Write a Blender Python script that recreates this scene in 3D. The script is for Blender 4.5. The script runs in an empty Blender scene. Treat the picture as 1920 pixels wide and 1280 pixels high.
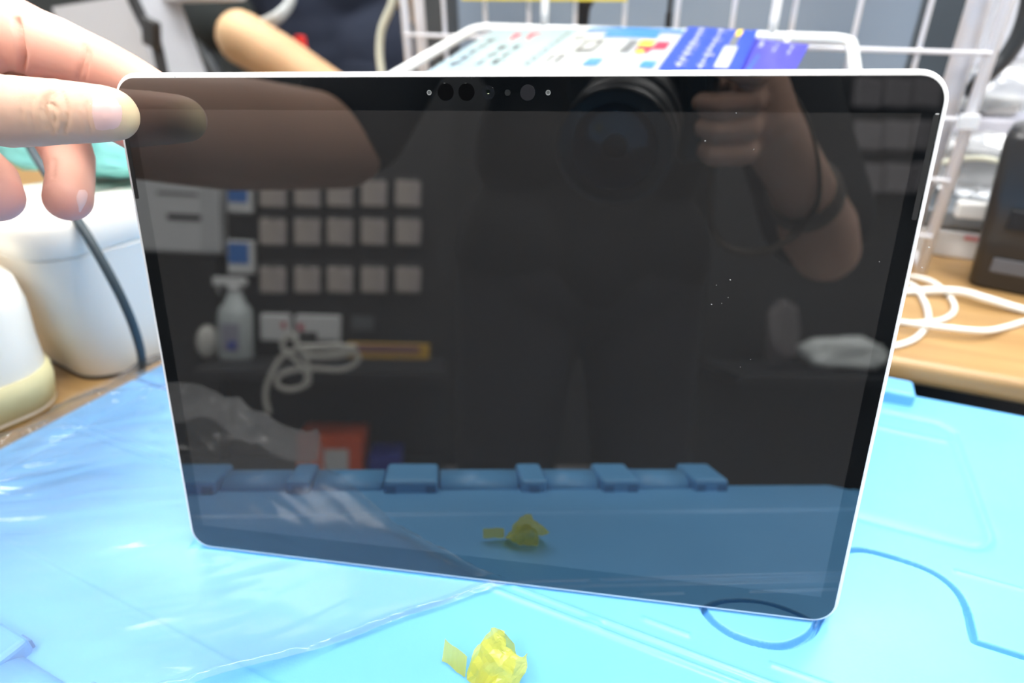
import bpy, bmesh, math, random
import numpy as np
from mathutils import Vector, Matrix
random.seed(7)
S = bpy.context.scene
COL = S.collection

# ------------------------------------------------------------------ camera
F = 1128.4766                                   # focal length in pixels of the 1920 px frame
RIGHT = Vector((0.9064, 0.4221, -0.0153)); DOWN = Vector((0.1865, -0.4325, -0.8821)); FWD = Vector((-0.3790, 0.7967, -0.4707))
EYE = Vector((0.0917, -0.1636, 0.2198))
cam_d = bpy.data.cameras.new('camera'); cam = bpy.data.objects.new('camera', cam_d); COL.objects.link(cam)
m3 = Matrix((RIGHT, -DOWN, -FWD)).transposed()
cam.matrix_world = Matrix.Translation(EYE) @ m3.to_4x4()
cam_d.sensor_width = 36.0; cam_d.lens = F / 1920 * 36; cam_d.clip_start = 0.004; cam_d.clip_end = 20
cam_d.dof.use_dof = True; cam_d.dof.focus_distance = 0.218; cam_d.dof.aperture_fstop = 5.6
S.camera = cam
S.view_settings.view_transform = 'Standard'; S.view_settings.look = 'None'
S.view_settings.exposure = 0.0; S.view_settings.gamma = 1.0; S.view_settings.use_curve_mapping = False
S.cycles.max_bounces = 10; S.cycles.transparent_max_bounces = 16; S.cycles.sample_clamp_indirect = 6
S.cycles.use_denoising = True

# ------------------------------------------------------------------ world
w = bpy.data.worlds.new('room_air'); S.world = w; w.use_nodes = True
w.node_tree.nodes['Background'].inputs[0].default_value = (0.9, 0.95, 1.0, 1); w.node_tree.nodes['Background'].inputs[1].default_value = 0.4
LAMP = 29.0                                     # radiance of the ceiling lamp diffusers

# ------------------------------------------------------------------ measured frame of the tablet
TX = Vector((0.9619, 0.2732, 0.0)); TY = Vector((-0.0493, 0.1735, 0.9836)); TZ = Vector((0.2687, -0.9462, 0.1804))
T0 = Vector((-0.1380, -0.0392, 0.0))
LZ = -0.0022                                    # height of the lid surface
def ray(x, y): return (RIGHT * ((x - 960) / F) + DOWN * ((y - 640) / F) + FWD)
def at(x, y, v, ax=1):                          # point of the plane axis=v seen in direction (x, y)
    r = ray(x, y); return EYE + r * ((v - EYE[ax]) / r[ax])
def dp(x, y, d): return EYE + ray(x, y) * d     # point at depth d
def bk(x, y, v, ax=1):                          # the place behind the photographer that shows at (x, y) in the glass
    r = ray(x, y); o = EYE + r * ((T0 - EYE).dot(TZ) / r.dot(TZ)); r = r - TZ * (2 * r.dot(TZ))
    return o + r * ((v - o[ax]) / r[ax])
def px(P):
    q = P - EYE; d = q.dot(FWD); return 960 + F * q.dot(RIGHT) / d, 640 + F * q.dot(DOWN) / d, d

# ------------------------------------------------------------------ materials
MATS = {}
def mat(name, col, rough=0.5, spec=0.5, metal=0.0, trans=0.0, emit=0.0, sub=0.0, noise=None, bump=None, coat=0.0, alpha=1.0, attr=None, ior=None):
    if name in MATS: return MATS[name]
    m = bpy.data.materials.new(name); m.use_nodes = True; nt = m.node_tree; b = nt.nodes['Principled BSDF']
    c = (*col, 1)
    b.inputs['Base Color'].default_value = c; b.inputs['Roughness'].default_value = rough
    b.inputs['Specular IOR Level'].default_value = spec; b.inputs['Metallic'].default_value = metal
    b.inputs['Transmission Weight'].default_value = trans; b.inputs['Coat Weight'].default_value = coat
    b.inputs['Alpha'].default_value = alpha
    if ior: b.inputs['IOR'].default_value = ior
    if emit: b.inputs['Emission Color'].default_value = c; b.inputs['Emission Strength'].default_value = emit
    if sub:
        b.inputs['Subsurface Weight'].default_value = sub; b.inputs['Subsurface Radius'].default_value = (1, 0.35, 0.2); b.inputs['Subsurface Scale'].default_value = 0.004
    tc = nt.nodes.new('ShaderNodeTexCoord')
    src = None
    if attr:
        a = nt.nodes.new('ShaderNodeAttribute'); a.attribute_name = attr; src = a.outputs['Color']; nt.links.new(src, b.inputs['Base Color'])
    if noise:                                   # (scale, colour 2, amount)
        n = nt.nodes.new('ShaderNodeTexNoise'); n.inputs['Scale'].default_value = noise[0]; n.inputs['Detail'].default_value = 4
        nt.links.new(tc.outputs['Object'], n.inputs['Vector'])
        r = nt.nodes.new('ShaderNodeMapRange'); r.inputs['From Min'].default_value = .35; r.inputs['From Max'].default_value = .65; r.inputs['To Max'].default_value = noise[2]
        nt.links.new(n.outputs['Fac'], r.inputs['Value'])
        mx = nt.nodes.new('ShaderNodeMix'); mx.data_type = 'RGBA'; mx.inputs[6].default_value = c; mx.inputs[7].default_value = (*noise[1], 1)
        nt.links.new(r.outputs[0], mx.inputs[0])
        if src: nt.links.new(src, mx.inputs[6])
        nt.links.new(mx.outputs[2], b.inputs['Base Color'])
    if bump:                                    # (scale, strength, distance)
        n2 = nt.nodes.new('ShaderNodeTexNoise'); n2.inputs['Scale'].default_value = bump[0]; n2.inputs['Detail'].default_value = 3
        nt.links.new(tc.outputs['Object'], n2.inputs['Vector'])
        bp = nt.nodes.new('ShaderNodeBump'); bp.inputs['Strength'].default_value = bump[1]; bp.inputs['Distance'].default_value = bump[2]
        nt.links.new(n2.outputs['Fac'], bp.inputs['Height']); nt.links.new(bp.outputs[0], b.inputs['Normal'])
    MATS[name] = m; return m
def film_mat(name, col, haze, gloss, rough=0.06, bump=(60, .5, .002), ior=1.5):
    m = bpy.data.materials.new(name); m.use_nodes = True; nt = m.node_tree; nt.nodes.clear()
    N = nt.nodes.new; L = nt.links.new
    out = N('ShaderNodeOutputMaterial'); t = N('ShaderNodeBsdfTransparent'); t.inputs[0].default_value = (*col, 1)
    d = N('ShaderNodeBsdfDiffuse'); d.inputs[0].default_value = (.85, .87, .9, 1); g = N('ShaderNodeBsdfGlossy'); g.inputs['Roughness'].default_value = rough
    tc = N('ShaderNodeTexCoord'); n = N('ShaderNodeTexNoise'); n.inputs['Scale'].default_value = bump[0]; n.inputs['Detail'].default_value = 2
    bp = N('ShaderNodeBump'); bp.inputs['Strength'].default_value = bump[1]; bp.inputs['Distance'].default_value = bump[2]
    L(tc.outputs['Object'], n.inputs['Vector']); L(n.outputs['Fac'], bp.inputs['Height']); L(bp.outputs[0], g.inputs['Normal'])
    fr = N('ShaderNodeFresnel'); fr.inputs[0].default_value = ior; L(bp.outputs[0], fr.inputs['Normal'])
    mu = N('ShaderNodeMath'); mu.operation = 'MULTIPLY'; mu.use_clamp = True; mu.inputs[1].default_value = gloss; L(fr.outputs[0], mu.inputs[0])
    a = N('ShaderNodeMixShader'); a.inputs[0].default_value = haze; L(t.outputs[0], a.inputs[1]); L(d.outputs[0], a.inputs[2])
    b = N('ShaderNodeMixShader'); L(mu.outputs[0], b.inputs[0]); L(a.outputs[0], b.inputs[1]); L(g.outputs[0], b.inputs[2])
    L(b.outputs[0], out.inputs[0]); MATS[name] = m; return m
def wood_mat():
    m = bpy.data.materials.new('light_oak'); m.use_nodes = True; nt = m.node_tree; b = nt.nodes['Principled BSDF']; N = nt.nodes.new; L = nt.links.new
    tc = N('ShaderNodeTexCoord'); mp = N('ShaderNodeMapping'); mp.inputs['Scale'].default_value = (1.2, 14, 14); L(tc.outputs['Object'], mp.inputs[0])
    n = N('ShaderNodeTexNoise'); n.inputs['Scale'].default_value = 5; n.inputs['Detail'].default_value = 5; n.inputs['Distortion'].default_value = .6; L(mp.outputs[0], n.inputs['Vector'])
    cr = N('ShaderNodeValToRGB'); cr.color_ramp.elements[0].position = .35; cr.color_ramp.elements[0].color = (.29, .165, .060, 1); cr.color_ramp.elements[1].position = .68; cr.color_ramp.elements[1].color = (.38, .235, .095, 1)
    L(n.outputs['Fac'], cr.inputs[0]); L(cr.outputs[0], b.inputs['Base Color']); b.inputs['Roughness'].default_value = .38
    MATS['wood'] = m; return m
WHITE = mat('white_plastic', (.80, .79, .76), .35)
CREAM = mat('cream_plastic', (.74, .72, .6), .4)
BLACKP = mat('black_plastic', (.012, .012, .013), .45)
BLUE = mat('light_blue_polypropylene', (.125, .385, .70), .36, .5, noise=(30, (.113, .368, .685), .6), bump=(900, .12, .0004))
WOOD = wood_mat()

# ------------------------------------------------------------------ mesh helpers
def link(name, me, m=None, parent=None, smooth=False):
    o = bpy.data.objects.new(name, me); COL.objects.link(o)
    if m is not None:
        for k in (m if isinstance(m, (list, tuple)) else [m]): me.materials.append(k)
    if smooth: me.shade_smooth()
    if parent: o.parent = parent
    return o
def fin(name, bm, m=None, parent=None, smooth=False):
    me = bpy.data.meshes.new(name); bmesh.ops.recalc_face_normals(bm, faces=bm.faces); bm.to_mesh(me); bm.free()
    return link(name, me, m, parent, smooth)
def tag(o, label=None, cat=None, group=None, kind=None):
    if label: o['label'] = label
    if cat: o['category'] = cat
    if group: o['group'] = group
    if kind: o['kind'] = kind
    return o
def thing(name, loc, label, cat, group=None, rot=None):
    o = bpy.data.objects.new(name, None); o.empty_display_size = .02; COL.objects.link(o); o.location = loc
    if rot is not None: o.rotation_euler = rot
    return tag(o, label, cat, group)
def struct(name, bm, m): return tag(fin(name, bm, m), kind='structure')
def box(bm, c, s, rot=None, bev=0.0, seg=2, mi=0):
    r = bmesh.ops.create_cube(bm, size=1.0); vs = r['verts']
    bmesh.ops.scale(bm, vec=s, verts=vs)
    if bev > 0:
        es = list({e for v in vs for e in v.link_edges})
        rr = bmesh.ops.bevel(bm, geom=es, offset=bev, segments=seg, affect='EDGES', profile=.5)
        vs = list({v for v in rr['verts']} | {v for v in vs if v.is_valid})
    M = Matrix.Translation(c)
    if rot is not None: M = M @ (rot.to_4x4() if isinstance(rot, Matrix) else rot)
    bmesh.ops.transform(bm, matrix=M, verts=vs)
    if mi:
        for f in {f for v in vs for f in v.link_faces}: f.material_index = mi
    return vs
def catmull(pts, n=8):
    P = [Vector(p) for p in pts]; 
    if len(P) < 3: return P
    out = []
    for i in range(len(P) - 1):
        a = P[i - 1] if i else P[0] * 2 - P[1]; b, c = P[i], P[i + 1]; d = P[i + 2] if i + 2 < len(P) else P[-1] * 2 - P[-2]
        for k in range(n):
            t = k / n; out.append(.5 * ((2 * b) + (c - a) * t + (2 * a - 5 * b + 4 * c - d) * t * t + (3 * b - a - 3 * c + d) * t ** 3))
    out.append(P[-1]); return out
def tube(bm, pts, r, seg=10, cap=True, flat=None):
    P = [Vector(p) for p in pts]; rs = r if isinstance(r, (list, tuple)) else [r] * len(P); rings = []
    up = Vector((0, 0, 1)); t0 = (P[1] - P[0]).normalized()
    if abs(t0.dot(up)) > .9: up = Vector((1, 0, 0))
    nrm = (up - t0 * up.dot(t0)).normalized()
    for i, p in enumerate(P):
        t = (P[min(i + 1, len(P) - 1)] - P[max(i - 1, 0)]).normalized(); nrm = (nrm - t * nrm.dot(t)).normalized(); b = t.cross(nrm)
        rings.append([bm.verts.new(p + (nrm * math.cos(2 * math.pi * k / seg) + b * math.sin(2 * math.pi * k / seg) * (flat or 1)) * rs[i]) for k in range(seg)])
    for a, b in zip(rings, rings[1:]):
        for k in range(seg): bm.faces.new((a[k], a[(k + 1) % seg], b[(k + 1) % seg], b[k]))
    if cap: bm.faces.new(rings[0][::-1]); bm.faces.new(rings[-1])
def lathe(bm, prof, c=(0, 0, 0), seg=32, M=None):
    rings = []; M = M or Matrix.Identity(4); c = Vector(c)
    for r, z in prof: rings.append([bm.verts.new(M @ Vector((r * math.cos(2 * math.pi * k / seg), r * math.sin(2 * math.pi * k / seg), z)) + c) for k in range(seg)])
    for a, b in zip(rings, rings[1:]):
        for k in range(seg): bm.faces.new((a[k], a[(k + 1) % seg], b[(k + 1) % seg], b[k]))
    if prof[0][0] > 1e-6: bm.faces.new(rings[0][::-1])
    if prof[-1][0] > 1e-6: bm.faces.new(rings[-1])
    bmesh.ops.remove_doubles(bm, verts=bm.verts, dist=1e-6)
def rrect(x0, y0, x1, y1, r, n=8):
    out = []
    for cx, cy, a in ((x1 - r, y1 - r, 0), (x0 + r, y1 - r, 90), (x0 + r, y0 + r, 180), (x1 - r, y0 + r, 270)):
        for k in range(n + 1):
            t = math.radians(a + 90 * k / n); out.append((cx + r * math.cos(t), cy + r * math.sin(t)))
    return out
def loft(bm, loops, cap0=True, cap1=True, mi=0):
    R = [[bm.verts.new(p) for p in l] for l in loops]
    fs = []
    for a, b in zip(R, R[1:]):
        n = len(a)
        for k in range(n): fs.append(bm.faces.new((a[k], a[(k + 1) % n], b[(k + 1) % n], b[k])))
    if cap0: fs.append(bm.faces.new(R[0][::-1]))
    if cap1: fs.append(bm.faces.new(R[-1]))
    for f in fs: f.material_index = mi
def simple(name, c, s, m, label=None, cat=None, rot=None, bev=.002, parent=None, group=None):
    bm = bmesh.new(); box(bm, (0, 0, 0), s, None, bev)
    o = fin(name, bm, m, parent); o.location = c
    if rot is not None: o.rotation_euler = rot
    if label: tag(o, label, cat, group)
    return o
def blob(chains, voxel, smooth=6, factor=.5):
    """one continuous surface grown round chains of (point, radius)"""
    bm = bmesh.new(); done = []
    for ch in chains:
        flat = None
        if isinstance(ch, dict): flat = ch['flat']; ch = ch['c']
        ch = [(Vector(p), r) for p, r in ch]
        pts = []
        if len(ch) == 1: pts = ch
        for (p, r), (q, s) in zip(ch, ch[1:]):
            n = max(1, int((q - p).length / (.3 * min(r, s))))
            pts += [(p.lerp(q, k / n), r + (s - r) * k / n) for k in range(n)]
        pts.append(ch[-1])
        for p, r in pts:
            M = Matrix.Translation(p)
            if flat: M = M @ flat
            bmesh.ops.create_icosphere(bm, subdivisions=3 if r < .03 else 3, radius=r, matrix=M)
    me = bpy.data.meshes.new('tmp'); bm.to_mesh(me); bm.free()
    o = bpy.data.objects.new('tmp', me); COL.objects.link(o)
    a = o.modifiers.new('r', 'REMESH'); a.mode = 'VOXEL'; a.voxel_size = voxel
    b = o.modifiers.new('s', 'SMOOTH'); b.factor = factor; b.iterations = smooth
    dg = bpy.context.evaluated_depsgraph_get(); dg.update()
    res = bpy.data.meshes.new_from_object(o.evaluated_get(dg)); bpy.data.objects.remove(o); bpy.data.meshes.remove(me)
    return res
def join(meshes):
    bm = bmesh.new()
    for m in meshes: bm.from_mesh(m)
    me = bpy.data.meshes.new('j'); bm.to_mesh(me); bm.free(); return me

# ================================================================== ROOM
FZ, CZ = -0.74, 1.9
def slab(name, a, b, m):
    bm = bmesh.new(); a, b = Vector(a), Vector(b); box(bm, (a + b) / 2, b - a); return struct(name, bm, m)
slab('floor', (-2.6, -2.3, FZ - .05), (2.6, 2.7, FZ), mat('grey_vinyl', (.5, .5, .5), .4, noise=(6, (.2, .2, .2), .6)))
slab('ceiling', (-2.6, -2.3, CZ), (2.6, 2.7, CZ + .05), mat('ceiling_board', (.8, .8, .8), .9))
slab('wall_back', (-2.6, -2.3, FZ), (2.6, -2.25, CZ), mat('charcoal_wall', (.022, .023, .025), .7))
slab('wall_front', (-2.6, 2.65, FZ), (2.6, 2.7, CZ), mat('front_wall_paint', (.75, .76, .78), .8))
slab('wall_left', (-2.6, -2.3, FZ), (-2.55, 2.7, CZ), mat('left_wall_paint', (.72, .73, .74), .8))
slab('wall_right', (2.55, -2.3, FZ), (2.6, 2.7, CZ), mat('right_wall_paint', (.75, .76, .77), .8))
EM = mat('lamp_diffuser', (1.0, .99, .97), emit=LAMP); ST = mat('lamp_housing', (.8, .8, .8), .4)
LPOS = [(.35, .15), (.35, 1.45), (-1.25, .9), (1.6, .6), (-.9, -.55), (1.15, -1.15), (-.35, -1.35)]  # panels deepest behind the photographer are added to fill front-facing surfaces
for i, (x, y) in enumerate(LPOS):
    t = thing('ceiling_light', (x, y, CZ), ['square ceiling light above the blue crate', 'square ceiling light above the far end of the table', 'square ceiling light on the left beyond the desk', 'square ceiling light by the right wall', 'square ceiling light on the left behind the photographer', 'added square fill light, unseen, on the right behind the photographer', 'added square fill light, unseen, above the display rack'][i], 'lamp', 'ceiling lights')
    bm = bmesh.new(); box(bm, (0, 0, -.02), (.66, .66, .04), bev=.004); fin('housing', bm, ST, t)
    bm = bmesh.new(); box(bm, (0, 0, -.043), (.6, .6, .006)); fin('diffuser', bm, EM, t)

# ================================================================== TABLES
def table(name, x0, y0, x1, y1, top, thick, label, rot=0.0, legs=True):
    t = thing(name, (x0, y0, FZ), label, 'table', rot=(0, 0, rot)); h = top - FZ
    bm = bmesh.new(); box(bm, ((x1 - x0) / 2, (y1 - y0) / 2, h - thick / 2), (x1 - x0, y1 - y0, thick), bev=.006, seg=4)
    fin('table_top', bm, WOOD, t)
    bm = bmesh.new(); box(bm, ((x1 - x0) / 2, .035, h - thick - .045), (x1 - x0 - .02, .03, .088), bev=.001); fin('shade_panel', bm, mat('shade_panel_black', (.012, .012, .014), .6), t)  # dark panel added for the shade under the table top
    lm = mat('table_leg_steel', (.05, .05, .055), .4, metal=.6)
    for a in (.05, x1 - x0 - .05):
        for b in (.05, y1 - y0 - .05):
            bm = bmesh.new(); box(bm, (a, b, (h - thick) / 2), (.04, .04, h - thick), bev=.003); fin('leg', bm, lm, t)
    return t
table('wooden_table', -.30, .264, 1.25, 1.0, .014, .018, 'light oak table behind the blue crate, carrying the grid rack and cables')
table('wooden_desk', -1.5, -.12, -.325, .62, -.010, .025, 'light oak desk left of the blue crate under the white bins')
table('low_bench', -.295, -.10, .32, .24, -.33, .03, 'low bench carrying the blue crate')

# ================================================================== BLUE CRATE
X0, X1, Y0, Y1 = -.3145, .272, -.118, .2517
crate = thing('storage_crate', (0, 0, -.33), 'light blue folding plastic crate with a closed two-flap lid, under the tablet', 'crate')
seam = [(-.33, .0546), (-.236, .0546), (-.234, .080), (-.224, .089), (-.200, .089), (-.190, .080), (-.184, .035), (-.176, .022), (-.162, .018), (-.146, .020), (-.138, .030), (-.136, .0546)]
seam += [(.0885, .0546), (.0885, .031), (.0925, .0225), (.1035, .0178), (.118, .0195), (.1275, .0265), (.1335, .0375), (.1375, .062), (.1415, .080), (.149, .0877), (.160, .0898), (.1775, .0883), (.1865, .0822), (.1902, .072), (.1904, .0546), (.29, .0546)]
sm = []
def smooth_run(pts): return [(p.x, p.y) for p in catmull([Vector((a, b, 0)) for a, b in pts], 6)]
sm = np.array([seam[0]] + smooth_run(seam[1:11]) [0:] + [seam[11]] + smooth_run(seam[12:27]) + [seam[27]])
def ax_steps(a, b, f0, f1): return np.concatenate([np.arange(a, f0, .00095), np.arange(f0, f1, .00036), np.arange(f1, b, .00095), [b]])
gx = ax_steps(X0, X1, .085, .195); gy = ax_steps(Y0, Y1, .012, .095); GX, GY = np.meshgrid(gx, gy, indexing='ij')
def segdist(px_, py_, pts):
    d = np.full(px_.shape, 9.0)
    for (ax, ay), (bx, by) in zip(pts, pts[1:]):
        ux, uy = bx - ax, by - ay; L = ux * ux + uy * uy + 1e-12; t = np.clip(((px_ - ax) * ux + (py_ - ay) * uy) / L, 0, 1)
        d = np.minimum(d, np.hypot(px_ - ax - t * ux, py_ - ay - t * uy))
    return d
def inpoly(px_, py_, poly):
    c = np.zeros(px_.shape, bool); n = len(poly)
    for i in range(n):
        (x1_, y1_), (x2_, y2_) = poly[i], poly[(i + 1) % n]
        c ^= ((y1_ > py_) != (y2_ > py_)) & (px_ < (x2_ - x1_) * (py_ - y1_) / (y2_ - y1_ + 1e-15) + x1_)
    return c
near = inpoly(GX, GY, list(map(tuple, sm)) + [(.4, -.4), (-.4, -.4)])
DS = segdist(GX, GY, sm)
Zl = np.full(GX.shape, LZ)
Zl -= .0045 * np.clip((.0016 - DS) / .0008, 0, 1)                                   # gap between the two flaps
def groove(pts, wd, dep):
    global Zl
    Zl = Zl - dep * np.exp(-(segdist(GX, GY, pts) / wd) ** 2)
for sx in (1, -1):                                                              # recessed panels of the far flap
    ax = lambda v: v if sx > 0 else -.0426 - v
    pts = [(ax(.02), .1118), (ax(.196), .1118)] + [(ax(.196 + .0115 * math.sin(a)), .1118 + .0115 * (1 - math.cos(a))) for a in np.linspace(.2, 1.4, 5)] + [(ax(.2078), .125), (ax(.205), .212), (ax(.198), .219), (ax(.02), .222)]
    groove(pts, .0022, .0011)
    groove([(ax(.245), -.09), (ax(.245), .21)], .002, .0007)
def ridge(pts, wd, h): groove(pts, wd, -h)
ridge([(.003, -.0022), (.266, -.0022)], .0009, .0014); ridge([(.011, .0028), (.266, .0028)], .0008, .0011)
ridge([(-.30, -.0022), (-.045, -.0022)], .0011, .0009); ridge([(-.30, .0028), (-.05, .0028)], .0010, .0007)
ridge([(.068, .0105), (.086, .0105)], .0010, .0007); ridge([(.118, .011), (.17, .011)], .0010, .0006)
ridge([(.19, .092), (.25, .092)], .0012, .0006); ridge([(.145, .2), (.2, .2)], .0018, .0006)
ridge([(.0475, .0003), (.0510, .0003)], .0016, .0012)
Zl += .0012 * np.clip((-.074 - GY) / .002, 0, 1)                                # raised border along the near hinge
Zl += .0012 * np.clip((GX - .252) / .002, 0, 1)
edge = np.minimum(np.minimum(GX - X0, X1 - GX), np.minimum(GY - Y0, Y1 - GY)); Zl -= .003 * np.exp(-(edge / .0015))
def grid_part(mask, name):
    nx, ny = GX.shape; idx = np.arange(nx * ny).reshape(nx, ny)
    q = np.stack([idx[:-1, :-1], idx[1:, :-1], idx[1:, 1:], idx[:-1, 1:]], -1)
    cx, cy = (GX[:-1, :-1] + GX[1:, 1:]) / 2, (GY[:-1, :-1] + GY[1:, 1:]) / 2
    keep = mask[:-1, :-1] & ~((cx - .236) + (-.096 - cy) > .0255) & ~((-.2786 - cx) + (-.096 - cy) > .0255)   # cut corners
    q = q[keep]; used = np.unique(q); mp = -np.ones(nx * ny, int); mp[used] = np.arange(len(used)); q = mp[q]
    V = np.stack([GX.ravel()[used], GY.ravel()[used], Zl.ravel()[used] + .33], -1)
    me = bpy.data.meshes.new(name); me.from_pydata(V.tolist(), [], q.tolist()); me.update()
    o = link(name, me, BLUE, crate, True)
    sd = o.modifiers.new('wall', 'SOLIDIFY'); sd.thickness = .0014; sd.offset = -1
    return o
grid_part(near, 'lid_flap'); grid_part(~near, 'lid_flap')
# body of the crate with rim flange and ribs
bm = bmesh.new()
def rl(x0, y0, x1, y1, r, z): return [(a, b, z) for a, b in rrect(x0, y0, x1, y1, r, 5)]
loft(bm, [rl(X0 + .03, Y0 + .03, X1 - .03, Y1 - .03, .02, .0), rl(X0 + .014, Y0 + .012, X1 - .014, Y1 - .012, .02, .27), rl(X0 + .002, Y0 + .0, X1 - .002, Y1 - .0, .03, .272), rl(X0 + .002, Y0, X1 - .002, Y1, .03, .298),
          rl(X0 + .006, Y0 + .004, X1 - .006, Y1 - .004, .03, .300), rl(X0 + .006, Y0 + .004, X1 - .006, Y1 - .004, .03, .3185)], True, True)
fin('crate_body', bm, BLUE, crate)
for i in range(9):
    for yy in (Y0 + .006, Y1 - .006):
        bm = bmesh.new(); box(bm, (-.27 + i * .062, yy, .13), (.004, .02, .26)); fin('rib', bm, BLUE, crate)
# hinges: knuckles and rods along the near and the far edge
blocks = [(-.2, -.151), (-.112, -.098), (-.0547, -.0216), (.0295, .0465), (.0814, .106), (.1426, .1662)]
for yc, sg in ((-.1215, -1), (.2455, 1)):
    bl = blocks if sg < 0 else [(-.262, -.238), (-.2, -.175), (-.14, -.12), (-.06, -.02), (.04, .065), (.1, .125), (.160, .186)]
    for a, b in bl:
        far_ = sg > 0
        bm = bmesh.new(); z0 = .33 + LZ; yc2 = yc if sg < 0 else yc - .003
        wd = .033 if sg < 0 else .02
        box(bm, ((a + b) / 2, yc2, z0 + .0005), (b - a, wd, .0165), bev=.0025, seg=3)
        k = fin('hinge_knuckle', bm, BLUE, crate)
        if far_: continue
        for xx in ((a + .0045, b - .0045) if b - a > .018 else ((a + b) / 2,)):
            bm = bmesh.new(); box(bm, (xx, yc2 - sg * (wd / 2), z0 + .0028), (.006, .0016, .0055))
            fin('slot', bm, mat('slot_shade_blue', (.06, .22, .45), .6), k)  # darker blue plates paint the shade inside the slot holes
    if sg < 0:
        xs = [b for a, b in bl[:-1]]; xe = [a for a, b in bl[1:]]
        for a, b in [(-.262, -.201)] + list(zip(xs, xe)):
            bm = bmesh.new(); tube(bm, [(a + .0012, yc - .001, .33 + LZ + .001), (b - .0012, yc - .001, .33 + LZ + .001)], .0072, 20); 
            for v in bm.verts: v.co.y = yc - .001 + (v.co.y - yc + .001) * 1.9
            fin('hinge_rod', bm, BLUE, crate, True).data.shade_smooth()
bm = bmesh.new(); box(bm, (.03, Y0 - .016, .30), (.5, .03, .006), bev=.001); fin('hinge_ledge', bm, BLUE, crate)

# ================================================================== TABLET
tab = thing('tablet', T0, 'silver tablet with black screen, held upright on the blue crate lid', 'tablet')
R = Matrix((TX, TY, TZ)).transposed().to_4x4(); tab.matrix_world = Matrix.Translation(T0) @ R
TW, TH = .2872, .2063
ALU = mat('platinum_aluminium', (.80, .81, .82), .38, .5, metal=.15)
def tl(o, z, r=None): return [(a, b, z) for a, b in rrect(-o, -o, TW + o, TH + o, (.0082 + o) if r is None else r, 10)]
bm = bmesh.new()
prof = [(.0000, .0000), (.0005, .0001), (.0013, -.0003), (.0019, -.0011), (.0021, -.0024), (.0016, -.0040), (.0004, -.0056), (-.0012, -.0072), (-.0035, -.0084), (-.006, -.0088)]
loft(bm, [tl(o, z) for o, z in prof], True, True); fin('body_shell', bm, ALU, tab, True)
def glass_mat(name, col, spec, haze):
    m = bpy.data.materials.new(name); m.use_nodes = True; b = m.node_tree.nodes['Principled BSDF']
    b.inputs['Base Color'].default_value = (*col, 1); b.inputs['Roughness'].default_value = haze; b.inputs['IOR'].default_value = 2.0
    b.inputs['Specular IOR Level'].default_value = spec; return m
GB = glass_mat('bezel_glass', (.0022, .0030, .0038), .5, .0); GD = glass_mat('screen_glass', (.0165, .016, .016), .6, .0)
du0, dv0, du1, dv1 = .0058, .0114, .2814, .1953
bm = bmesh.new()                                 # bezel ring, top face flush with the screen
out = rrect(.0001, .0001, TW - .0001, TH - .0001, .0081, 10); n = len(out); inn = []
def inner(p):                                    # nearest point on the screen rectangle
    return (min(max(p[0], du0), du1), min(max(p[1], dv0), dv1))
ob = [bm.verts.new((a, b, .0004)) for a, b in out]; ib = [bm.verts.new((*inner(p), .0004)) for p in out]; lo = [bm.verts.new((a, b, -.0006)) for a, b in out]
for k in range(n):
    j = (k + 1) % n; fs = [ob[k], ob[j], ib[j], ib[k]]
    bm.faces.new(fs); bm.faces.new((lo[k], lo[j], ob[j], ob[k]))
bmesh.ops.remove_doubles(bm, verts=bm.verts, dist=1e-7)
fin('bezel', bm, GB, tab)
bm = bmesh.new(); box(bm, ((du0 + du1) / 2, (dv0 + dv1) / 2, .0001), (du1 - du0, dv1 - dv0, .0006)); fin('screen', bm, GD, tab)
def disc(name, u, v, r, col, rough=.2, h=.00046, parent=tab, m=None, spec=.5):
    bm = bmesh.new(); lathe(bm, [(0, h + .00002), (r * .98, h + .00002), (r, h - .0001)], (u, v, 0), 28); return fin(name, bm, m or mat(name + '_m' + str(col), col, rough, spec), parent)
vS = .2012
for u in (.1224, .1640):
    o = disc('microphone_hole', u, vS, .00085, (.25, .26, .26), .4); bm = bmesh.new(); lathe(bm, [(0, .0005), (.0006, .0005), (.00062, .0004)], (u, vS + .0001, 0), 20); fin('mesh_disc', bm, mat('mic_dark', (.05, .055, .055), .5), o)
for u in (.1283, .1357): disc('infrared_sensor', u, vS + .0002, .0029, (.0008, .0009, .0012), .0, spec=.35)
o = disc('front_camera', .1433, vS, .0023, (.0075, .009, .011), .05)
bm = bmesh.new(); lathe(bm, [(0, .00052), (.00075, .00052), (.0008, .0004)], (.1433, vS + .0003, 0), 20); c2 = fin('camera_lens', bm, mat('lens_dark', (.002, .004, .003), .05), o)
bm = bmesh.new(); box(bm, (.1434, vS - .0003, .00054), (.0006, .0003, .0001), bev=.00004); fin('painted_lens_glint', bm, mat('lens_glint_paint', (.45, .5, .3), .3), o)  # pale bar painted as a light glint on the front camera lens
disc('light_sensor', .1501, vS, .00105, (.016, .018, .019), .2); disc('face_sensor', .1570, vS, .0026, (.017, .0175, .02), .1)
for u, v0, v1 in ((.2859, .1625, .195), (.0012, .1620, .195)):
    bm = bmesh.new(); loft(bm, [[(a, b, z) for a, b in rrect(u - .0009, v0, u + .0007, v1, .0005, 4)] for z in (.0002, .00048)]); g = fin('speaker_slot', bm, mat('speaker_mesh', (.006, .006, .006), .8), tab)
    bm = bmesh.new(); box(bm, (u, v1 + .0001, .00045), (.0009, .0003, .0002)); fin('slot_end', bm, ALU, g)
for u in (.0252, .2617):
    bm = bmesh.new(); box(bm, (u, TH + .00075, -.0003), (.00012, .0016, .0012)); fin('seam_line', bm, mat('seam_grey', (.55, .56, .57), .4), tab)
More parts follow.
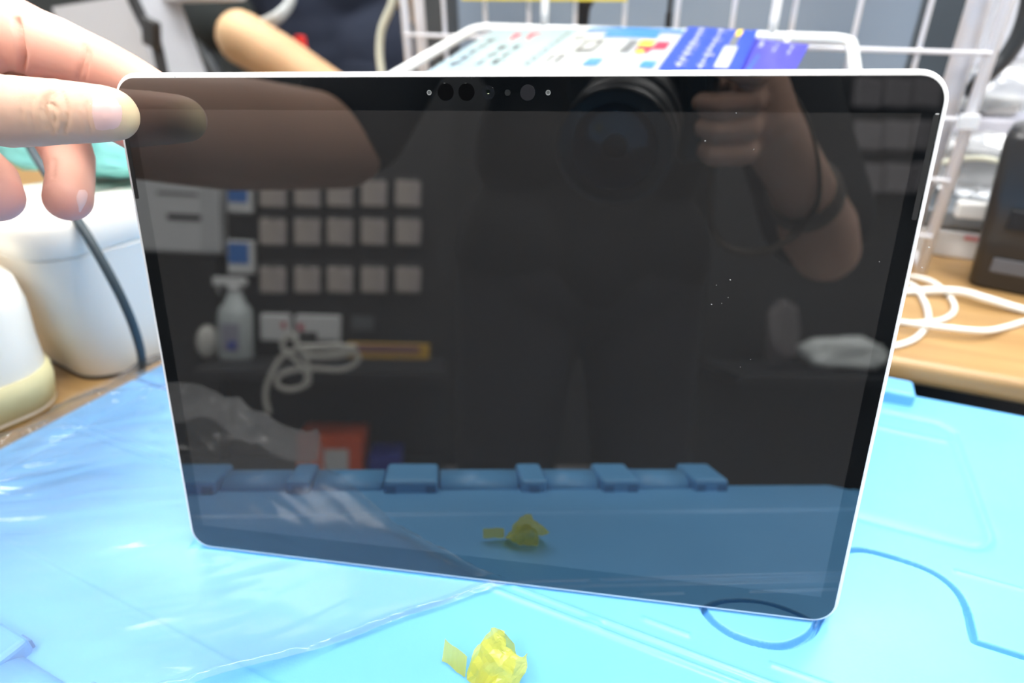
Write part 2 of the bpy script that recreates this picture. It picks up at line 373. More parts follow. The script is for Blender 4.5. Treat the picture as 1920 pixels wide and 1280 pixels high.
# a few specks of lint on the glass
lint = [(1322, 264), (1413, 280), (1380, 212), (1741, 463), (1365, 557), (1353, 568), (1334, 570), (1407, 673), (1388, 687), (1728, 501), (1343, 534), (1648, 490), (1369, 524)]
bm = bmesh.new()
for i, (a, b) in enumerate(lint):
    r = ray(a, b); P = EYE + r * ((T0 - EYE).dot(TZ) / r.dot(TZ)) - T0; s = .00022 if i % 3 else .0004
    box(bm, (P.dot(TX), P.dot(TY), .00048), (s * (1.8 if i in (1, 3) else 1), s * .7, .0001), rot=Matrix.Rotation(i, 4, 'Z'))
tag(fin('lint_specks', bm, mat('lint', (.5, .5, .48), .8), None), 'tiny pale lint specks scattered on the black tablet screen', 'lint', kind='stuff').matrix_world = tab.matrix_world

# ================================================================== CRINKLED FILM
film_m = film_mat('clear_film', (.955, .965, .975), .085, .62, .15, (34, .30, .0016))
from mathutils import noise as mn
def sstep(a, b, t): t = max(0, min(1, (t - a) / (b - a))); return t * t * (3 - 2 * t)
bm = bmesh.new(); fx0, fx1, fy0, fy1 = -.47, -.005, -.225, .115; nx, ny = 270, 210; vg = {}
for i in range(nx + 1):
    for j in range(ny + 1):
        v = j / ny; y = fy0 + (fy1 - fy0) * v
        ex = -.0205 + (y + .0005) * .68 if y > -.1 else -.0205 - .0677 + (y + .1) * .22          # right-hand edge of the sheet
        ex += .0016 * mn.noise(Vector((y * 40, 0, 3))) + .0006 * mn.noise(Vector((y * 160, 0, 3)))
        x = fx0 + (ex - fx0) * (1 - (1 - i / nx) ** 1.45)
        top = fy1 - .020 * mn.noise(Vector((x * 9, 1, 0))) - .05 * max(0, (x + .2)) / .2 - .105 * sstep(-.315, -.345, x)
        yy = fy0 + (top - fy0) * v
        dr = ex - x
        al, pe = x * .82 + yy * .57, -x * .57 + yy * .82                # along and across the creases
        wq = .9 * mn.noise(Vector((x * 11, yy * 11, 0)))
        r1 = 1 - abs(mn.noise(Vector((al * 7, pe * 34 + wq, 0)))) * 2.4; r2 = 1 - abs(mn.noise(Vector((al * 16 + 3, pe * 80 + 2 * wq, 5)))) * 2.4
        r3 = 1 - abs(mn.noise(Vector((x * 52, yy * 38, 9)))) * 2.2
        left = sstep(-.18, -.32, x); hump = sstep(-.128, -.19, yy) * sstep(0, .09, dr)
        corner = sstep(.03, .11, yy) * sstep(-.14, -.26, x)
        amp = .0018 + .0062 * left + .010 * hump + .003 * corner
        z = LZ + .0012 + amp * max(0, .55 * r1 + .28 * r2 + .22 * r3 * (left + hump) - .12)
        z += (.0024 + .0016 * mn.noise(Vector((yy * 60, 2, 2))) + .001 * mn.noise(Vector((yy * 210, 2, 2)))) * math.exp(-((dr - .0025) / .0022) ** 2)
        if x < X0 + .01: z = max(z - .012 * min(1, (X0 + .01 - x) / .03), -.0085) + .003
        z += .0115 * sstep(-.045, -.106, yy)
        z += .034 * sstep(-.135, -.19, yy) * sstep(0, .10, dr) * max(.25, min(1, (x + .47) / .1))
        if yy < -.195: z -= (-.195 - yy) * 1.2
        vg[i, j] = bm.verts.new((x, yy, z))
for i in range(nx):
    for j in range(ny):
        a = vg[i, j].co - T0; dn = a.dot(TZ)
        if -.012 < dn < .0025 and -.004 < a.dot(TX) < TW + .004: continue      # slit where the tablet stands
        q4 = vg[i, j].co
        if ((q4.x + .388) / .058) ** 2 + ((q4.y + .012) / .053) ** 2 < 1: continue    # the sheet ends round the canister
        bm.faces.new((vg[i, j], vg[i + 1, j], vg[i + 1, j + 1], vg[i, j + 1]))
for v in [v for v in bm.verts if not v.link_faces]: bm.verts.remove(v)
tag(fin('plastic_film', bm, film_m, None, True), 'crinkled clear plastic film spread over the left of the blue lid', 'plastic film')

# ================================================================== YELLOW CELLOPHANE SCRAPS
def yellow():
    m = bpy.data.materials.new('yellow_cellophane'); m.use_nodes = True; nt = m.node_tree; nt.nodes.clear(); N = nt.nodes.new; L = nt.links.new
    o = N('ShaderNodeOutputMaterial'); p = N('ShaderNodeBsdfPrincipled'); p.inputs['Base Color'].default_value = (.72, .68, .14, 1); p.inputs['Roughness'].default_value = .22
    t = N('ShaderNodeBsdfTranslucent'); t.inputs[0].default_value = (.80, .76, .16, 1); tr = N('ShaderNodeBsdfTransparent'); tr.inputs[0].default_value = (.97, .95, .50, 1)
    a = N('ShaderNodeMixShader'); a.inputs[0].default_value = .45; L(p.outputs[0], a.inputs[1]); L(t.outputs[0], a.inputs[2])
    b = N('ShaderNodeMixShader'); b.inputs[0].default_value = .28; L(a.outputs[0], b.inputs[1]); L(tr.outputs[0], b.inputs[2]); L(b.outputs[0], o.inputs[0]); return m
YEL = yellow()
def crumple(bm, base, rows, seed, amp=.0012):
    """a creased strip lofted through rows of points"""
    g = []
    for i, row in enumerate(rows):
        P = catmull([Vector(p) for p in row], 4); g.append(P)
    G = []
    for k in range(len(g[0])): G.append(catmull([r[k] for r in g], 4))
    V = [[bm.verts.new(Vector(base) + p + Vector([amp * mn.noise(p * 320 + Vector((seed, k, 9 * k))) for k in range(3)])) for p in r] for r in G]
    for a, b in zip(V, V[1:]):
        for k in range(len(a) - 1): bm.faces.new((a[k], a[k + 1], b[k + 1], b[k]))
yb = Vector((.0222, -.0375, LZ + .0006))
bm = bmesh.new()
crumple(bm, yb, [[(-.009, -.006, 0), (-.0075, .002, .009), (-.004, .006, .0165), (.001, .006, .019)], [(-.003, -.008, .001), (-.002, -.002, .010), (.000, .003, .0150), (.003, .004, .0155)], [(.003, -.009, .004), (.004, -.004, .009), (.005, .001, .012), (.006, .004, .0125)],
            [(.007, -.010, 0), (.0085, -.004, .006), (.009, .001, .009), (.0095, .005, .0105)], [(.0085, -.009, 0), (.0105, -.002, .003), (.0115, .003, .007), (.0105, .007, .0095)]], 1)
crumple(bm, yb, [[(-.009, -.006, 0), (-.010, .001, .004), (-.008, .007, .007)], [(-.003, .004, .001), (-.004, .007, .008), (-.002, .008, .014)], [(.006, .003, 0), (.006, .007, .006), (.004, .008, .012)]], 5)
crumple(bm, yb, [[(-.006, -.007, .0002), (-.004, -.004, .008)], [(0, -.011, .0002), (.001, -.006, .008)], [(.004, -.010, .0002), (.004, -.004, .009)]], 8)
for f in bm.faces: f.smooth = False
tag(fin('cellophane_scrap', bm, YEL), 'larger crumpled scrap of yellow cellophane on the blue lid', 'scrap', 'yellow scraps')
bm = bmesh.new()
crumple(bm, yb + Vector((-.0135, -.003, 0)), [[(-.0085, .003, .0085), (-.0075, -.001, .0010)], [(-.003, .002, .0085), (-.002, -.002, .0008)], [(.003, .001, .0075), (.004, -.003, .0003)]], 3, .0008)
tag(fin('cellophane_scrap', bm, YEL), 'smaller flat strip of yellow cellophane left of the crumpled scrap', 'scrap', 'yellow scraps')

# ================================================================== GRID RACK BEHIND THE TABLET
GY_ = .45
WIRE = mat('white_coated_wire', (.80, .80, .84), .35)
gl, gr = at(763, 65, GY_), at(1858, 100, GY_)
sx_ = (gr.x - gl.x) / 11; tilt = (gr.z - gl.z) / (gr.x - gl.x)
grid = thing('wire_grid_rack', (gl.x, GY_, .014), 'white wire grid panel standing on the table behind the tablet', 'grid rack')
def gp(k, z, dy=0): return Vector((k * sx_, dy, z - .014 + tilt * k * sx_))
ztop, zmid = .62, gl.z
for k in range(12):
    bm = bmesh.new(); r = .0046 if k in (0, 11) else .0021
    tube(bm, [(k * sx_, 0, 0), (k * sx_, 0, ztop)], r, 10); fin('upright_wire', bm, WIRE, grid, True)
nz = int((ztop - .014) / sx_)
for j in range(-4, 8):
    z = zmid - .014 + j * sx_
    if z < .005 or z > ztop: continue
    bm = bmesh.new(); tube(bm, [(0, -.0036, z), (11 * sx_, -.0036, z + tilt * 11 * sx_)], .0019, 8); fin('cross_wire', bm, WIRE, grid, True)
for k in (0, 11):
    bm = bmesh.new(); tube(bm, [(k * sx_ - .0, .0, .002), (k * sx_, .05, .002)], .0034, 10); fin('foot', bm, WIRE, grid, True)
bm = bmesh.new(); tube(bm, [(11 * sx_ - .014, .022, .0), (11 * sx_ - .014, .022, ztop)], .0085, 14); fin('back_post', bm, WIRE, grid, True)
bm = bmesh.new(); tube(bm, [(-.014, .05, .0), (-.014, .05, ztop)], .006, 12); fin('back_post', bm, WIRE, grid, True)
bm = bmesh.new(); box(bm, (11 * sx_ - .002, -.008, at(1790, 225, GY_).z - .014), (.014, .010, .012), bev=.002); fin('clip', bm, mat('clear_clip', (.75, .78, .82), .1, alpha=.6), grid)

# leaflet tray hooked on the grid
TB = .435
bl_, br_ = at(893, 52, TB), at(1596, 74, TB); fl_ = at(750, 135, bl_.x, 0)
dirf = (fl_ - bl_).normalized(); wdt = br_ - bl_
DL = .215
fr0 = bl_ + dirf * DL; fr1 = br_ + dirf * DL + Vector((.012, 0, 0))
tray = thing('leaflet_tray', bl_, 'white wire leaflet tray hooked onto the grid panel above the tablet', 'tray')
WT = mat('white_tray_wire', (.84, .87, .87), .3)
def loc(p): return p - bl_
bm = bmesh.new()
def rc(p, a, b, r): return [p + (a - p).normalized() * r, p + ((a - p).normalized() + (b - p).normalized()) * r * .32, p + (b - p).normalized() * r]
loop = rc(bl_, fr0, br_, .012) + rc(br_, bl_, fr1, .012) + rc(fr1, br_, fr0, .012) + rc(fr0, fr1, bl_, .012); loop.append(loop[0])
tube(bm, [loc(p) for p in loop], .0042, 12, False); fin('rim_wire', bm, WT, tray, True)
for f_ in (.18, .33, .48, .63, .78, .86):
    a = bl_ + wdt * f_; b = fr0 + (fr1 - fr0) * f_
    bm = bmesh.new(); tube(bm, [loc(a), loc(b)], .0026, 8); fin('cross_bar', bm, WT, tray, True)
for x0_, y0_ in ((1021, 48), (1447, 66)):
    a = at(x0_, y0_, TB); bm = bmesh.new()
    tube(bm, [loc(p) for p in catmull([a, a + Vector((0, .002, .05)), a + Vector((0, .004, .085)), a + Vector((0, .012, .092))], 4)], .0036, 10); fin('hook', bm, WT, tray, True)
tn = wdt.cross(dirf).normalized(); tn = tn if tn.z > 0 else -tn
def onT(x, y, lift=.006):
    o = bl_ + tn * lift; r = ray(x, y); return EYE + r * ((o - EYE).dot(tn) / r.dot(tn))
def leaflet(name, q, lift, base, prints, label, group='leaflets in the tray'):
    """q: back-left, back-right, front-right, front-left; prints: (u0, v0, u1, v1, material) measured across and down the sheet"""
    P = [onT(*p, lift) for p in q]; o = P[0]
    # front corners run on below the edge of the tablet
    def bil(u, v): return P[0].lerp(P[1], u).lerp(P[3].lerp(P[2], u), v)
    ext = 2.0
    bm = bmesh.new(); N_ = 10; V = []
    for i in range(N_ + 1):
        V.append([bm.verts.new(bil(i / N_, v) - o + tn * (.0015 * math.sin(3 * i / N_ + lift * 900))) for v in (0, .35, .7, 1, 1.4, ext)])
    for a, b in zip(V, V[1:]):
        for k in range(5): bm.faces.new((a[k], b[k], b[k + 1], a[k + 1]))
    sheet = fin(name, bm, base, None); sheet.location = o
    sd = sheet.modifiers.new('paper', 'SOLIDIFY'); sd.thickness = .0005
    tag(sheet, label, 'leaflet', group)
    by = {}
    for (u0, v0, u1, v1, m) in prints: by.setdefault(m.name, (m, []))[1].append((u0, v0, u1, v1))
    for nm, (m, rs) in by.items():
        bm = bmesh.new()
        for (u0, v0, u1, v1) in rs:
            pts = []
            n = max(1, int((u1 - u0) * 10))
            for i in range(n + 1):
                u = u0 + (u1 - u0) * i / n; pts.append([bm.verts.new(bil(u, v) - o + tn * (.0007 + .0015 * math.sin(3 * u + lift * 900))) for v in (v0, v1)])
            for a, b in zip(pts, pts[1:]): bm.faces.new((a[0], b[0], b[1], a[1]))
        fin('print', bm, m, sheet)
    return sheet
ink = mat('dark_ink', (.03, .035, .05), .5); red = mat('red_ink', (.55, .02, .06), .5); wht = mat('white_ink', (.40, .425, .45), .4); sky = mat('sky_blue_ink', (.04, .20, .50), .4)
yel = mat('yellow_ink', (.80, .55, .04), .5); gry = mat('grey_ink', (.13, .14, .15), .5); deep = mat('deep_blue_ink', (.008, .045, .42), .35); vio = mat('violet_blue_ink', (.045, .04, .42), .35); pale = mat('pale_blue_paper', (.27, .37, .42), .35)
rnd = random.Random(3)
def glyphs(u0, v0, u1, v1, rows, cols, m, fill=.62):
    out = []
    for r in range(rows):
        for c in range(cols):
            a = u0 + (u1 - u0) * c / cols; b = v0 + (v1 - v0) * r / rows; w_, h_ = (u1 - u0) / cols, (v1 - v0) / rows
            for k in range(3):
                if rnd.random() < .8: out.append((a + w_ * .1 * k, b + h_ * (.08 + .27 * k), a + w_ * (.2 + fill * rnd.random()), b + h_ * (.22 + .27 * k), m))
            out.append((a + w_ * .3, b + h_ * .08, a + w_ * .48, b + h_ * .8, m))
    return out
leaflet('leaflet', [(925, 57), (1110, 57), (1015, 133), (802, 133)], .0065, pale,
        glyphs(.30, .12, .62, .38, 1, 2, red) + glyphs(.10, .25, .26, .95, 5, 1, ink) + glyphs(.34, .45, .62, .95, 3, 2, ink) + glyphs(.80, .1, .88, .95, 8, 1, gry), 'pale blue leaflet with red and dark lettering at the left of the tray')
leaflet('leaflet', [(1090, 56), (1292, 57), (1232, 133), (990, 133)], .0075, wht,
        [(.08, 0, .96, .09, sky), (.30, .10, .78, .26, sky), (.20, .34, .36, .62, gry), (.24, .40, .33, .56, wht), (.58, .34, .66, .62, gry), (.68, .32, .80, .46, yel), (.70, .46, .82, .62, red), (.82, .34, .93, .52, red), (.72, .56, .78, .64, yel),
         (.40, .78, .52, .94, sky), (.84, .80, .95, .94, sky)] + glyphs(.04, .66, .20, .92, 1, 2, gry) + glyphs(.06, .22, .18, .36, 1, 2, gry), 'white leaflet with small pictures and sky blue bars in the middle of the tray')
leaflet('leaflet', [(1290, 54), (1422, 53), (1386, 133), (1234, 133)], .009, deep,
        glyphs(.16, .04, .34, .98, 8, 1, wht, .8) + glyphs(.44, .04, .60, .98, 8, 1, wht, .8) + [(.66, .44, .84, .92, wht), (.72, .02, .80, .18, yel), (.70, .2, .80, .42, gry)], 'deep blue leaflet with columns of white lettering')
leaflet('leaflet', [(1405, 66), (1516, 88), (1492, 133), (1345, 133)], .0045, vio,
        glyphs(.02, .02, .16, .2, 1, 1, wht) + glyphs(.24, .05, .36, .3, 1, 1, wht) + glyphs(.5, .05, .6, .4, 2, 1, wht) + glyphs(.74, .08, .84, .5, 2, 1, wht) + glyphs(.08, .45, .2, .98, 5, 1, sky) + glyphs(.34, .5, .44, .98, 5, 1, sky), 'violet blue leaflet partly under the deep blue one')

# things on and behind the grid
bm = bmesh.new(); a, b = at(866, 3, GY_ - .01), at(1176, 0, GY_ - .01); box(bm, (0, 0, .045), ((b.x - a.x), .003, .09), bev=.001)
sg = fin('price_card', bm, mat('yellow_card', (.78, .62, .06), .4)); sg.location = ((a.x + b.x) / 2, GY_ - .01, (a.z + b.z) / 2 + .0); sg.rotation_euler = (0, -tilt, 0); tag(sg, 'yellow card hung at the top of the grid panel', 'card')
bm = bmesh.new(); zc = at(1092, 0, .52).z
lathe(bm, [(.004, -.05), (.006, -.044), (.007, -.03), (.012, -.022), (.010, -.014), (.016, -.004), (.017, .006), (.013, .012), (.014, .05), (.010, .062)], (0, 0, 0), 20)
o = fin('spring_clamp', bm, BLACKP, None, True); P = at(1094, 0, .49); o.location = (P.x, .49, P.z + .022); tag(o, 'black clamp hanging behind the grid panel', 'clamp')
bm = bmesh.new(); tube(bm, [(0, 0, 0), (0, 0, .12)], .0022, 10); box(bm, (0, 0, -.004), (.006, .004, .018), bev=.001)
o = fin('hanging_rod', bm, BLACKP, None, True); P = at(1254, 34, .50); o.location = P; tag(o, 'thin black rod hanging behind the grid panel', 'rod')
# cabinet panel, columns, walls behind
def upright(name, xa, xb, Y, z0, z1, m, label, cat, th=.03, y=0, lean=0, bev=.004):
    a, b = at(xa, y, Y), at(xb, y, Y); bm = bmesh.new(); box(bm, (0, th / 2, (z1 - z0) / 2), (b.x - a.x, th, z1 - z0), bev=bev)
    o = fin(name, bm, m); o.location = ((a.x + b.x) / 2, Y, z0); o.rotation_euler = (0, lean, 0)
    if label: tag(o, label, cat)
    return o
upright('cabinet', 850, 1745, .80, .014, .9, mat('blue_grey_panel', (.19, .245, .32), .35, noise=(3, (.25, .30, .36), .8)), 'blue-grey cabinet standing on the table behind the grid panel', 'cabinet', .12, 60)
upright('grey_column', 1700, 1800, .60, .014, .9, mat('slate_post', (.055, .07, .085), .4), 'dark slate post on the table beside the right end of the grid', 'post', .03, 130)
upright('black_post', 795, 843, .62, .014, .9, mat('black_post_m', (.05, .055, .06), .4), 'black post on the table at the left end of the grid', 'post', .03, 60)
upright('white_divider', 776, 794, .62, .014, .9, mat('light_divider', (.45, .47, .48), .5), 'narrow light grey divider left of the black post', 'divider', .02, 60)
upright('grey_divider', 640, 700, 1.55, -.7, .9, mat('grey_divider_m', (.16, .19, .18), .6), 'grey-green upright behind the cream cable', 'divider', .02, 60)
upright('dark_divider', 700, 785, 1.60, -.7, .9, mat('dark_divider_m', (.05, .055, .06), .6), 'dark upright right of the grey-green one', 'divider', .02, 60)
# cream cable left of the grid
bm = bmesh.new(); tube(bm, catmull([at(748, -60, .5), at(738, 0, .5), at(716, 55, .5), at(712, 100, .5), at(716, 140, .5), at(722, 220, .5), at(735, 330, .5)], 6), .0046, 12)
tag(fin('cream_cable', bm, mat('cream_cable_m', (.62, .62, .50), .4), None, True), 'cream cable hanging left of the grid panel', 'cable')

# ------------------------------------------------------------------ right-hand side
rs = thing('white_shelf', at(1780, 250, .80), 'white shelf at the right edge beyond the grid panel', 'shelf')
a = at(1770, 222, .62); b = at(1975, 240, .62); zb = at(1850, 268, .62).z; zt = at(1850, 222, .62).z
rs.location = (a.x, .62, zb)
bm = bmesh.new(); box(bm, (.35, .14, (zt - zb) / 2), (.72, .28, zt - zb), bev=.003); fin('shelf_board', bm, mat('lavender_white', (.62, .62, .70), .4), rs)
bm = bmesh.new(); box(bm, (.35, .285, .30), (.72, .01, .60)); fin('back_panel', bm, mat('pale_grey_panel', (.50, .51, .54), .6), rs)
bm = bmesh.new(); box(bm, (.715, .14, (.6 - (zb - .014)) / 2), (.01, .28, .6 + zb - .016)); fin('side_panel', bm, mat('pale_grey_panel', (.5, .51, .54)), rs)
bm = bmesh.new(); box(bm, (.35, .27, -(zb - .014) / 2 + .001), (.7, .008, zb - .017)); fin('lower_back_panel', bm, mat('mid_grey_panel', (.13, .14, .145), .6), rs)
def bagmesh(sx, sy, sz, seed, n=14):
    bm = bmesh.new(); bmesh.ops.create_uvsphere(bm, u_segments=28, v_segments=18, radius=.5)
    for v in bm.verts:
        p = v.co.copy(); q = Vector([math.copysign(abs(c * 2) ** .75, c) / 2 for c in p]); k = 1 + .30 * mn.noise(p * 3.2 + Vector((seed, 0, 0))) + .14 * mn.noise(p * 9 + Vector((0, seed, 0)))
        v.co = Vector((q.x * sx, q.y * sy, q.z * sz)) * k
    zmin = min(v.co.z for v in bm.verts)
    for v in bm.verts: v.co.z -= zmin
    return bm
bagm = film_mat('clear_bag', (.90, .92, .94), .30, 1.6, .08, (45, .7, .003))
for i, (x, y, Y, s, lb) in enumerate([(1880, 214, .66, (.13, .08, .045), 'clear plastic bag lying on the white shelf'), ]):
    o = fin('plastic_bag', bagmesh(*s, i + 1), bagm, None, True); P = at(x, y, Y); o.location = (P.x, Y, zt + .001); tag(o, lb, 'bag', 'clear bags')
bm = bmesh.new(); box(bm, (0, 0, .010), (.045, .03, .02), bev=.006, seg=3); box(bm, (-.028, 0, .008), (.012, .016, .012), bev=.003)
o = fin('white_plug', bm, WHITE); P = at(1862, 190, .645); o.location = (P.x, .645, zt + .001); tag(o, 'white plug adapter on the white shelf beside the clear bag', 'plug')
bm = bmesh.new(); tube(bm, catmull([at(1945, -70, .58), at(1922, 40, .58), at(1888, 105, .58), at(1838, 152, .58), at(1822, 170, .60)], 6), .0075, 12)
tag(fin('black_cable', bm, mat('black_cable_m', (.03, .035, .04), .35), None, True), 'thick black cable curving down to the white shelf at the right', 'cable')
# items on the table, right
pbx = thing('black_charger_box', (.282, .450, .014), 'tall black charger box standing on the table at the right edge', 'charger', rot=(0, 0, -.25))
bm = bmesh.new(); loft(bm, [[(a, b, z) for a, b in rrect(-.036 + i_, -.03 + i_, .036 - i_, .03 - i_, .009, 5)] for z, i_ in ((0, .003), (.003, 0), (.118, .001), (.126, .004), (.128, .008))])
[setattr(v.co, 'x', v.co.x - (.012 * v.co.z / .128 if v.co.x < 0 else 0)) for v in bm.verts]; fin('housing', bm, mat('black_gloss', (.018, .018, .019), .3), pbx, True).data.shade_smooth()
bm = bmesh.new(); box(bm, (-.012, -.0315, .060), (.026, .003, .016), bev=.001); fin('socket', bm, mat('socket_black', (.004, .004, .005), .5), pbx)
bm = bmesh.new(); box(bm, (0, -.0305, .022), (.05, .002, .012), bev=.0008); fin('label_strip', bm, mat('grey_label', (.09, .09, .10), .4), pbx)
o = simple('flat_white_box', (.235, .545, .014 + .0125), (.17, .08, .025), mat('white_card', (.78, .77, .76), .5), 'flat white carton on the table left of the black charger box', 'box', rot=(0, 0, -.1))
bm = bmesh.new(); box(bm, (.03, -.0405, .008), (.035, .0006, .0035)); fin('red_print', bm, mat('pink_print', (.75, .25, .28), .5), o)
o = simple('steel_tray', (.24, .555, .0405 + .009), (.20, .10, .016), mat('grey_tray_m', (.26, .29, .32), .35, metal=.4), 'grey metal tray on top of the flat white carton', 'tray', rot=(0, 0, -.1))
for i, (x, y, Y, s) in enumerate([(1800, 395, .545, (.13, .07, .055))]):
    o = fin('plastic_bag', bagmesh(*s, 7), bagm, None, True); o.location = (.245, .55, .0585); tag(o, 'crumpled clear bag on the grey metal tray', 'bag', 'clear bags')
bm = bmesh.new(); tube(bm, catmull([Vector((.19, .47, .085)), Vector((.205, .50, .10)), Vector((.24, .49, .108)), Vector((.262, .447, .098))], 6), .0022, 10)
bm2 = tag(fin('thin_cream_cable', bm, mat('cream_cable_m', (.6, .6, .5)), None, True), 'thin cream cable arching over the grey metal tray into the black charger box', 'cable')
bm = bmesh.new(); box(bm, (0, 0, 0), (.026, .014, .014), bev=.002); o = fin('white_connector', bm, WHITE); o.location = (.238, .483, .0655 + .0); tag(o, 'small white connector in front of the grey metal tray', 'connector')
CW = mat('white_cable', (.76, .76, .72), .4)
tz = .014
def tpt(x, y, r): return at(x, y, tz + r, 2)
c1 = [(1640, 548), (1700, 546), (1790, 545), (1850, 560), (1925, 582), (2000, 590)]
bm = bmesh.new(); tube(bm, catmull([tpt(x, y, .0032 + (.004 if 1 < i < 4 else 0)) for i, (x, y) in enumerate(c1)], 8), .0030, 12); tag(fin('white_cable', bm, CW, None, True), 'thicker white cable running right across the wooden table', 'cable')
c2_ = [(1600, 515), (1700, 530), (1730, 560), (1740, 600), (1715, 635), (1660, 650), (1600, 640), (1570, 600), (1620, 580), (1660, 598), (1740, 610), (1840, 620), (1890, 612), (1930, 600), (1990, 590)]
bm = bmesh.new(); tube(bm, catmull([tpt(x, y, .0024 + (.0045 if i in (9, 10, 11) else 0)) for i, (x, y) in enumerate(c2_)], 8), .0022, 10); tag(fin('white_cable', bm, CW, None, True), 'thinner white cable looping over the wooden table edge beside the tablet', 'cable')
c3_ = [(1690, 515), (1740, 525), (1775, 550), (1790, 578), (1770, 598), (1720, 605), (1660, 603), (1600, 600)]
bm = bmesh.new(); tube(bm, catmull([tpt(x, y, .0022 + (.0045 if i in (1,) else 0)) for i, (x, y) in enumerate(c3_)], 8), .0020, 10); tag(fin('white_cable', bm, CW, None, True), 'small loop of white cable lying inside the longer ones', 'cable')

# ------------------------------------------------------------------ left-hand side: bins on the desk
DZ = -.010
def bin_(name, c, s, rot, label, lidh=.02, m=WHITE, taper=.88):
    t = thing(name, (c[0], c[1], DZ), label, 'bin', rot=(0, 0, rot)); sx, sy, h = s
    bm = bmesh.new()
    def L(k, z, r=.03): return [(a, b, z) for a, b in rrect(-sx / 2 * k, -sy / 2 * k, sx / 2 * k, sy / 2 * k, r, 8)]
    loft(bm, [L(taper, 0), L(taper + .01, .002), L(.985, h - .028), L(1.0, h - .026)], True, True); fin('body', bm, m, t, True).data.shade_smooth()
    bm = bmesh.new()
    loft(bm, [L(1.0, h - .0255), L(1.02, h - .024), L(1.025, h - .008), L(1.0, h - .001), L(.93, h + .001), L(.72, h + .0), L(.70, h - .004), L(.45, h - .0045), L(.43, h - .002)], True, True)
    fin('lid', bm, m, t, True)
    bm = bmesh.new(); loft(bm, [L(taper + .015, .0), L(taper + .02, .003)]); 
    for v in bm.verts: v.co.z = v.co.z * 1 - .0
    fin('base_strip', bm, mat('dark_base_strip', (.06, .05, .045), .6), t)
    return t
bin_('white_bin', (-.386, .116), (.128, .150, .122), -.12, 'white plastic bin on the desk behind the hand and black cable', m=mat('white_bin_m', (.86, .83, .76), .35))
b2 = thing('white_canister', (-.388, -.012, DZ), 'cream-white canister at the left edge in front of the white bin', 'canister', rot=(0, 0, -.2))
bm = bmesh.new()
def L2(k, z): return [(a, b, z) for a, b in rrect(-.052 * k, -.047 * k, .052 * k, .047 * k, .028 * k, 8)]
loft(bm, [L2(.86, 0), L2(.9, .004), L2(.95, .05), L2(1, .075), L2(.97, .092), L2(.6, .100)], True, True); fin('body', bm, mat('warm_white', (.86, .83, .74), .4), b2, True).data.shade_smooth()
bm = bmesh.new(); loft(bm, [L2(.88, .0005), L2(.965, .02), L2(.972, .030), L2(.93, .0305)], True, True); fin('base_band', bm, mat('cream_band', (.62, .58, .33), .45), b2, True)
bm = bmesh.new(); lathe(bm, [(.024, .098), (.026, .104), (.024, .118), (.020, .119)], (0, 0, 0), 24); fin('cap', bm, WHITE, b2, True)
# turquoise cloth on the bin
bm = bagmesh(.15, .085, .040, 4); o = fin('turquoise_cloth', bm, mat('turquoise_cloth_m', (.22, .60, .58), .8, bump=(300, .3, .001)), None, True); o.location = (-.430, .148, DZ + .1235); o.rotation_euler = (0, 0, .1)
tag(o, 'turquoise cloth lying on top of the white bin', 'cloth')
# black cable over the bin
pts = [at(40, 240, .085), at(62, 285, .085), at(100, 345, .075), at(150, 420, .062), at(200, 505, .058), at(240, 585, .058), at(262, 650, .062), at(266, 690, .070), at(262, 740, .08)]
bm = bmesh.new(); tube(bm, catmull(pts, 6), .0029, 12); tag(fin('black_cable', bm, mat('slate_cable', (.022, .04, .052), .45), None, True), 'thin black cable curving down in front of the white bin', 'cable')
# white box, strap and dark stand further left
bx = at(108, 60, .42); q = [at(112, 12, .50), at(236, -20, .50), at(300, 160, .50)]
MY = .46
mq = [at(100, 14, MY), at(238, -8, MY), at(300, 150, MY)]
wb = thing('white_machine', (mq[0].x, MY, DZ), 'tall white machine casing on the desk behind the index finger', 'machine')
o_ = Vector((mq[0].x, MY, DZ)); bm = bmesh.new()
lp = [mq[0] - o_, mq[1] - o_, mq[2] - o_, Vector((mq[2].x - o_.x + .025, 0, 0)), Vector((.03, 0, 0))]
loft(bm, [[p + Vector((0, y, 0)) + (Vector((.003, 0, -.003)) if e else Vector((0, 0, 0))) for p in lp] for y, e in ((-.002, 0), (0, 0), (.08, 0))]); fin('casing', bm, mat('pale_casing', (.46, .48, .52), .4), wb)
bm = bmesh.new(); tube(bm, catmull([at(x, y, MY - .012) - o_ for x, y in ((236, -40), (250, 0), (272, 45), (292, 80), (306, 140), (322, 200))], 5), .010, 10, flat=.5); fin('strap', bm, mat('black_strap', (.02, .022, .025), .7), wb, True)
bm = bmesh.new(); box(bm, at(284, 62, MY - .018) - o_, (.026, .012, .036), rot=Matrix.Rotation(.35, 4, 'Y'), bev=.004); fin('buckle', bm, BLACKP, wb)
upright('black_partition', -380, 600, .98, FZ, .85, mat('dark_partition', (.018, .022, .021), .7), 'dark partition behind the white machine casing', 'partition', .02, 60)
bm = bmesh.new(); tube(bm, [at(372, 62, .72), at(420, 160, .70)], .009, 12); tag(fin('grey_rod', bm, mat('grey_rod_m', (.14, .16, .18), .4), None, True), 'grey rod standing left of the bare elbow', 'rod')
o = simple('shelf_edge', at(326, -12, .52) + Vector((0, .03, 0)), (.13, .08, .018), mat('white_shelf_edge', (.6, .63, .68), .4), 'white shelf edge at the top of the view left of the bare arm', 'shelf', bev=.004)
# white hose piece by the white bin
bm = bmesh.new(); tube(bm, catmull([at(180, 255, .17), at(200, 285, .17), at(228, 325, .17), at(262, 372, .17), at(300, 420, .17)], 6), .0095, 14); tag(fin('white_hose', bm, mat('hose_white', (.66, .66, .66), .4), None, True), 'white hose running behind the left edge of the tablet', 'hose')

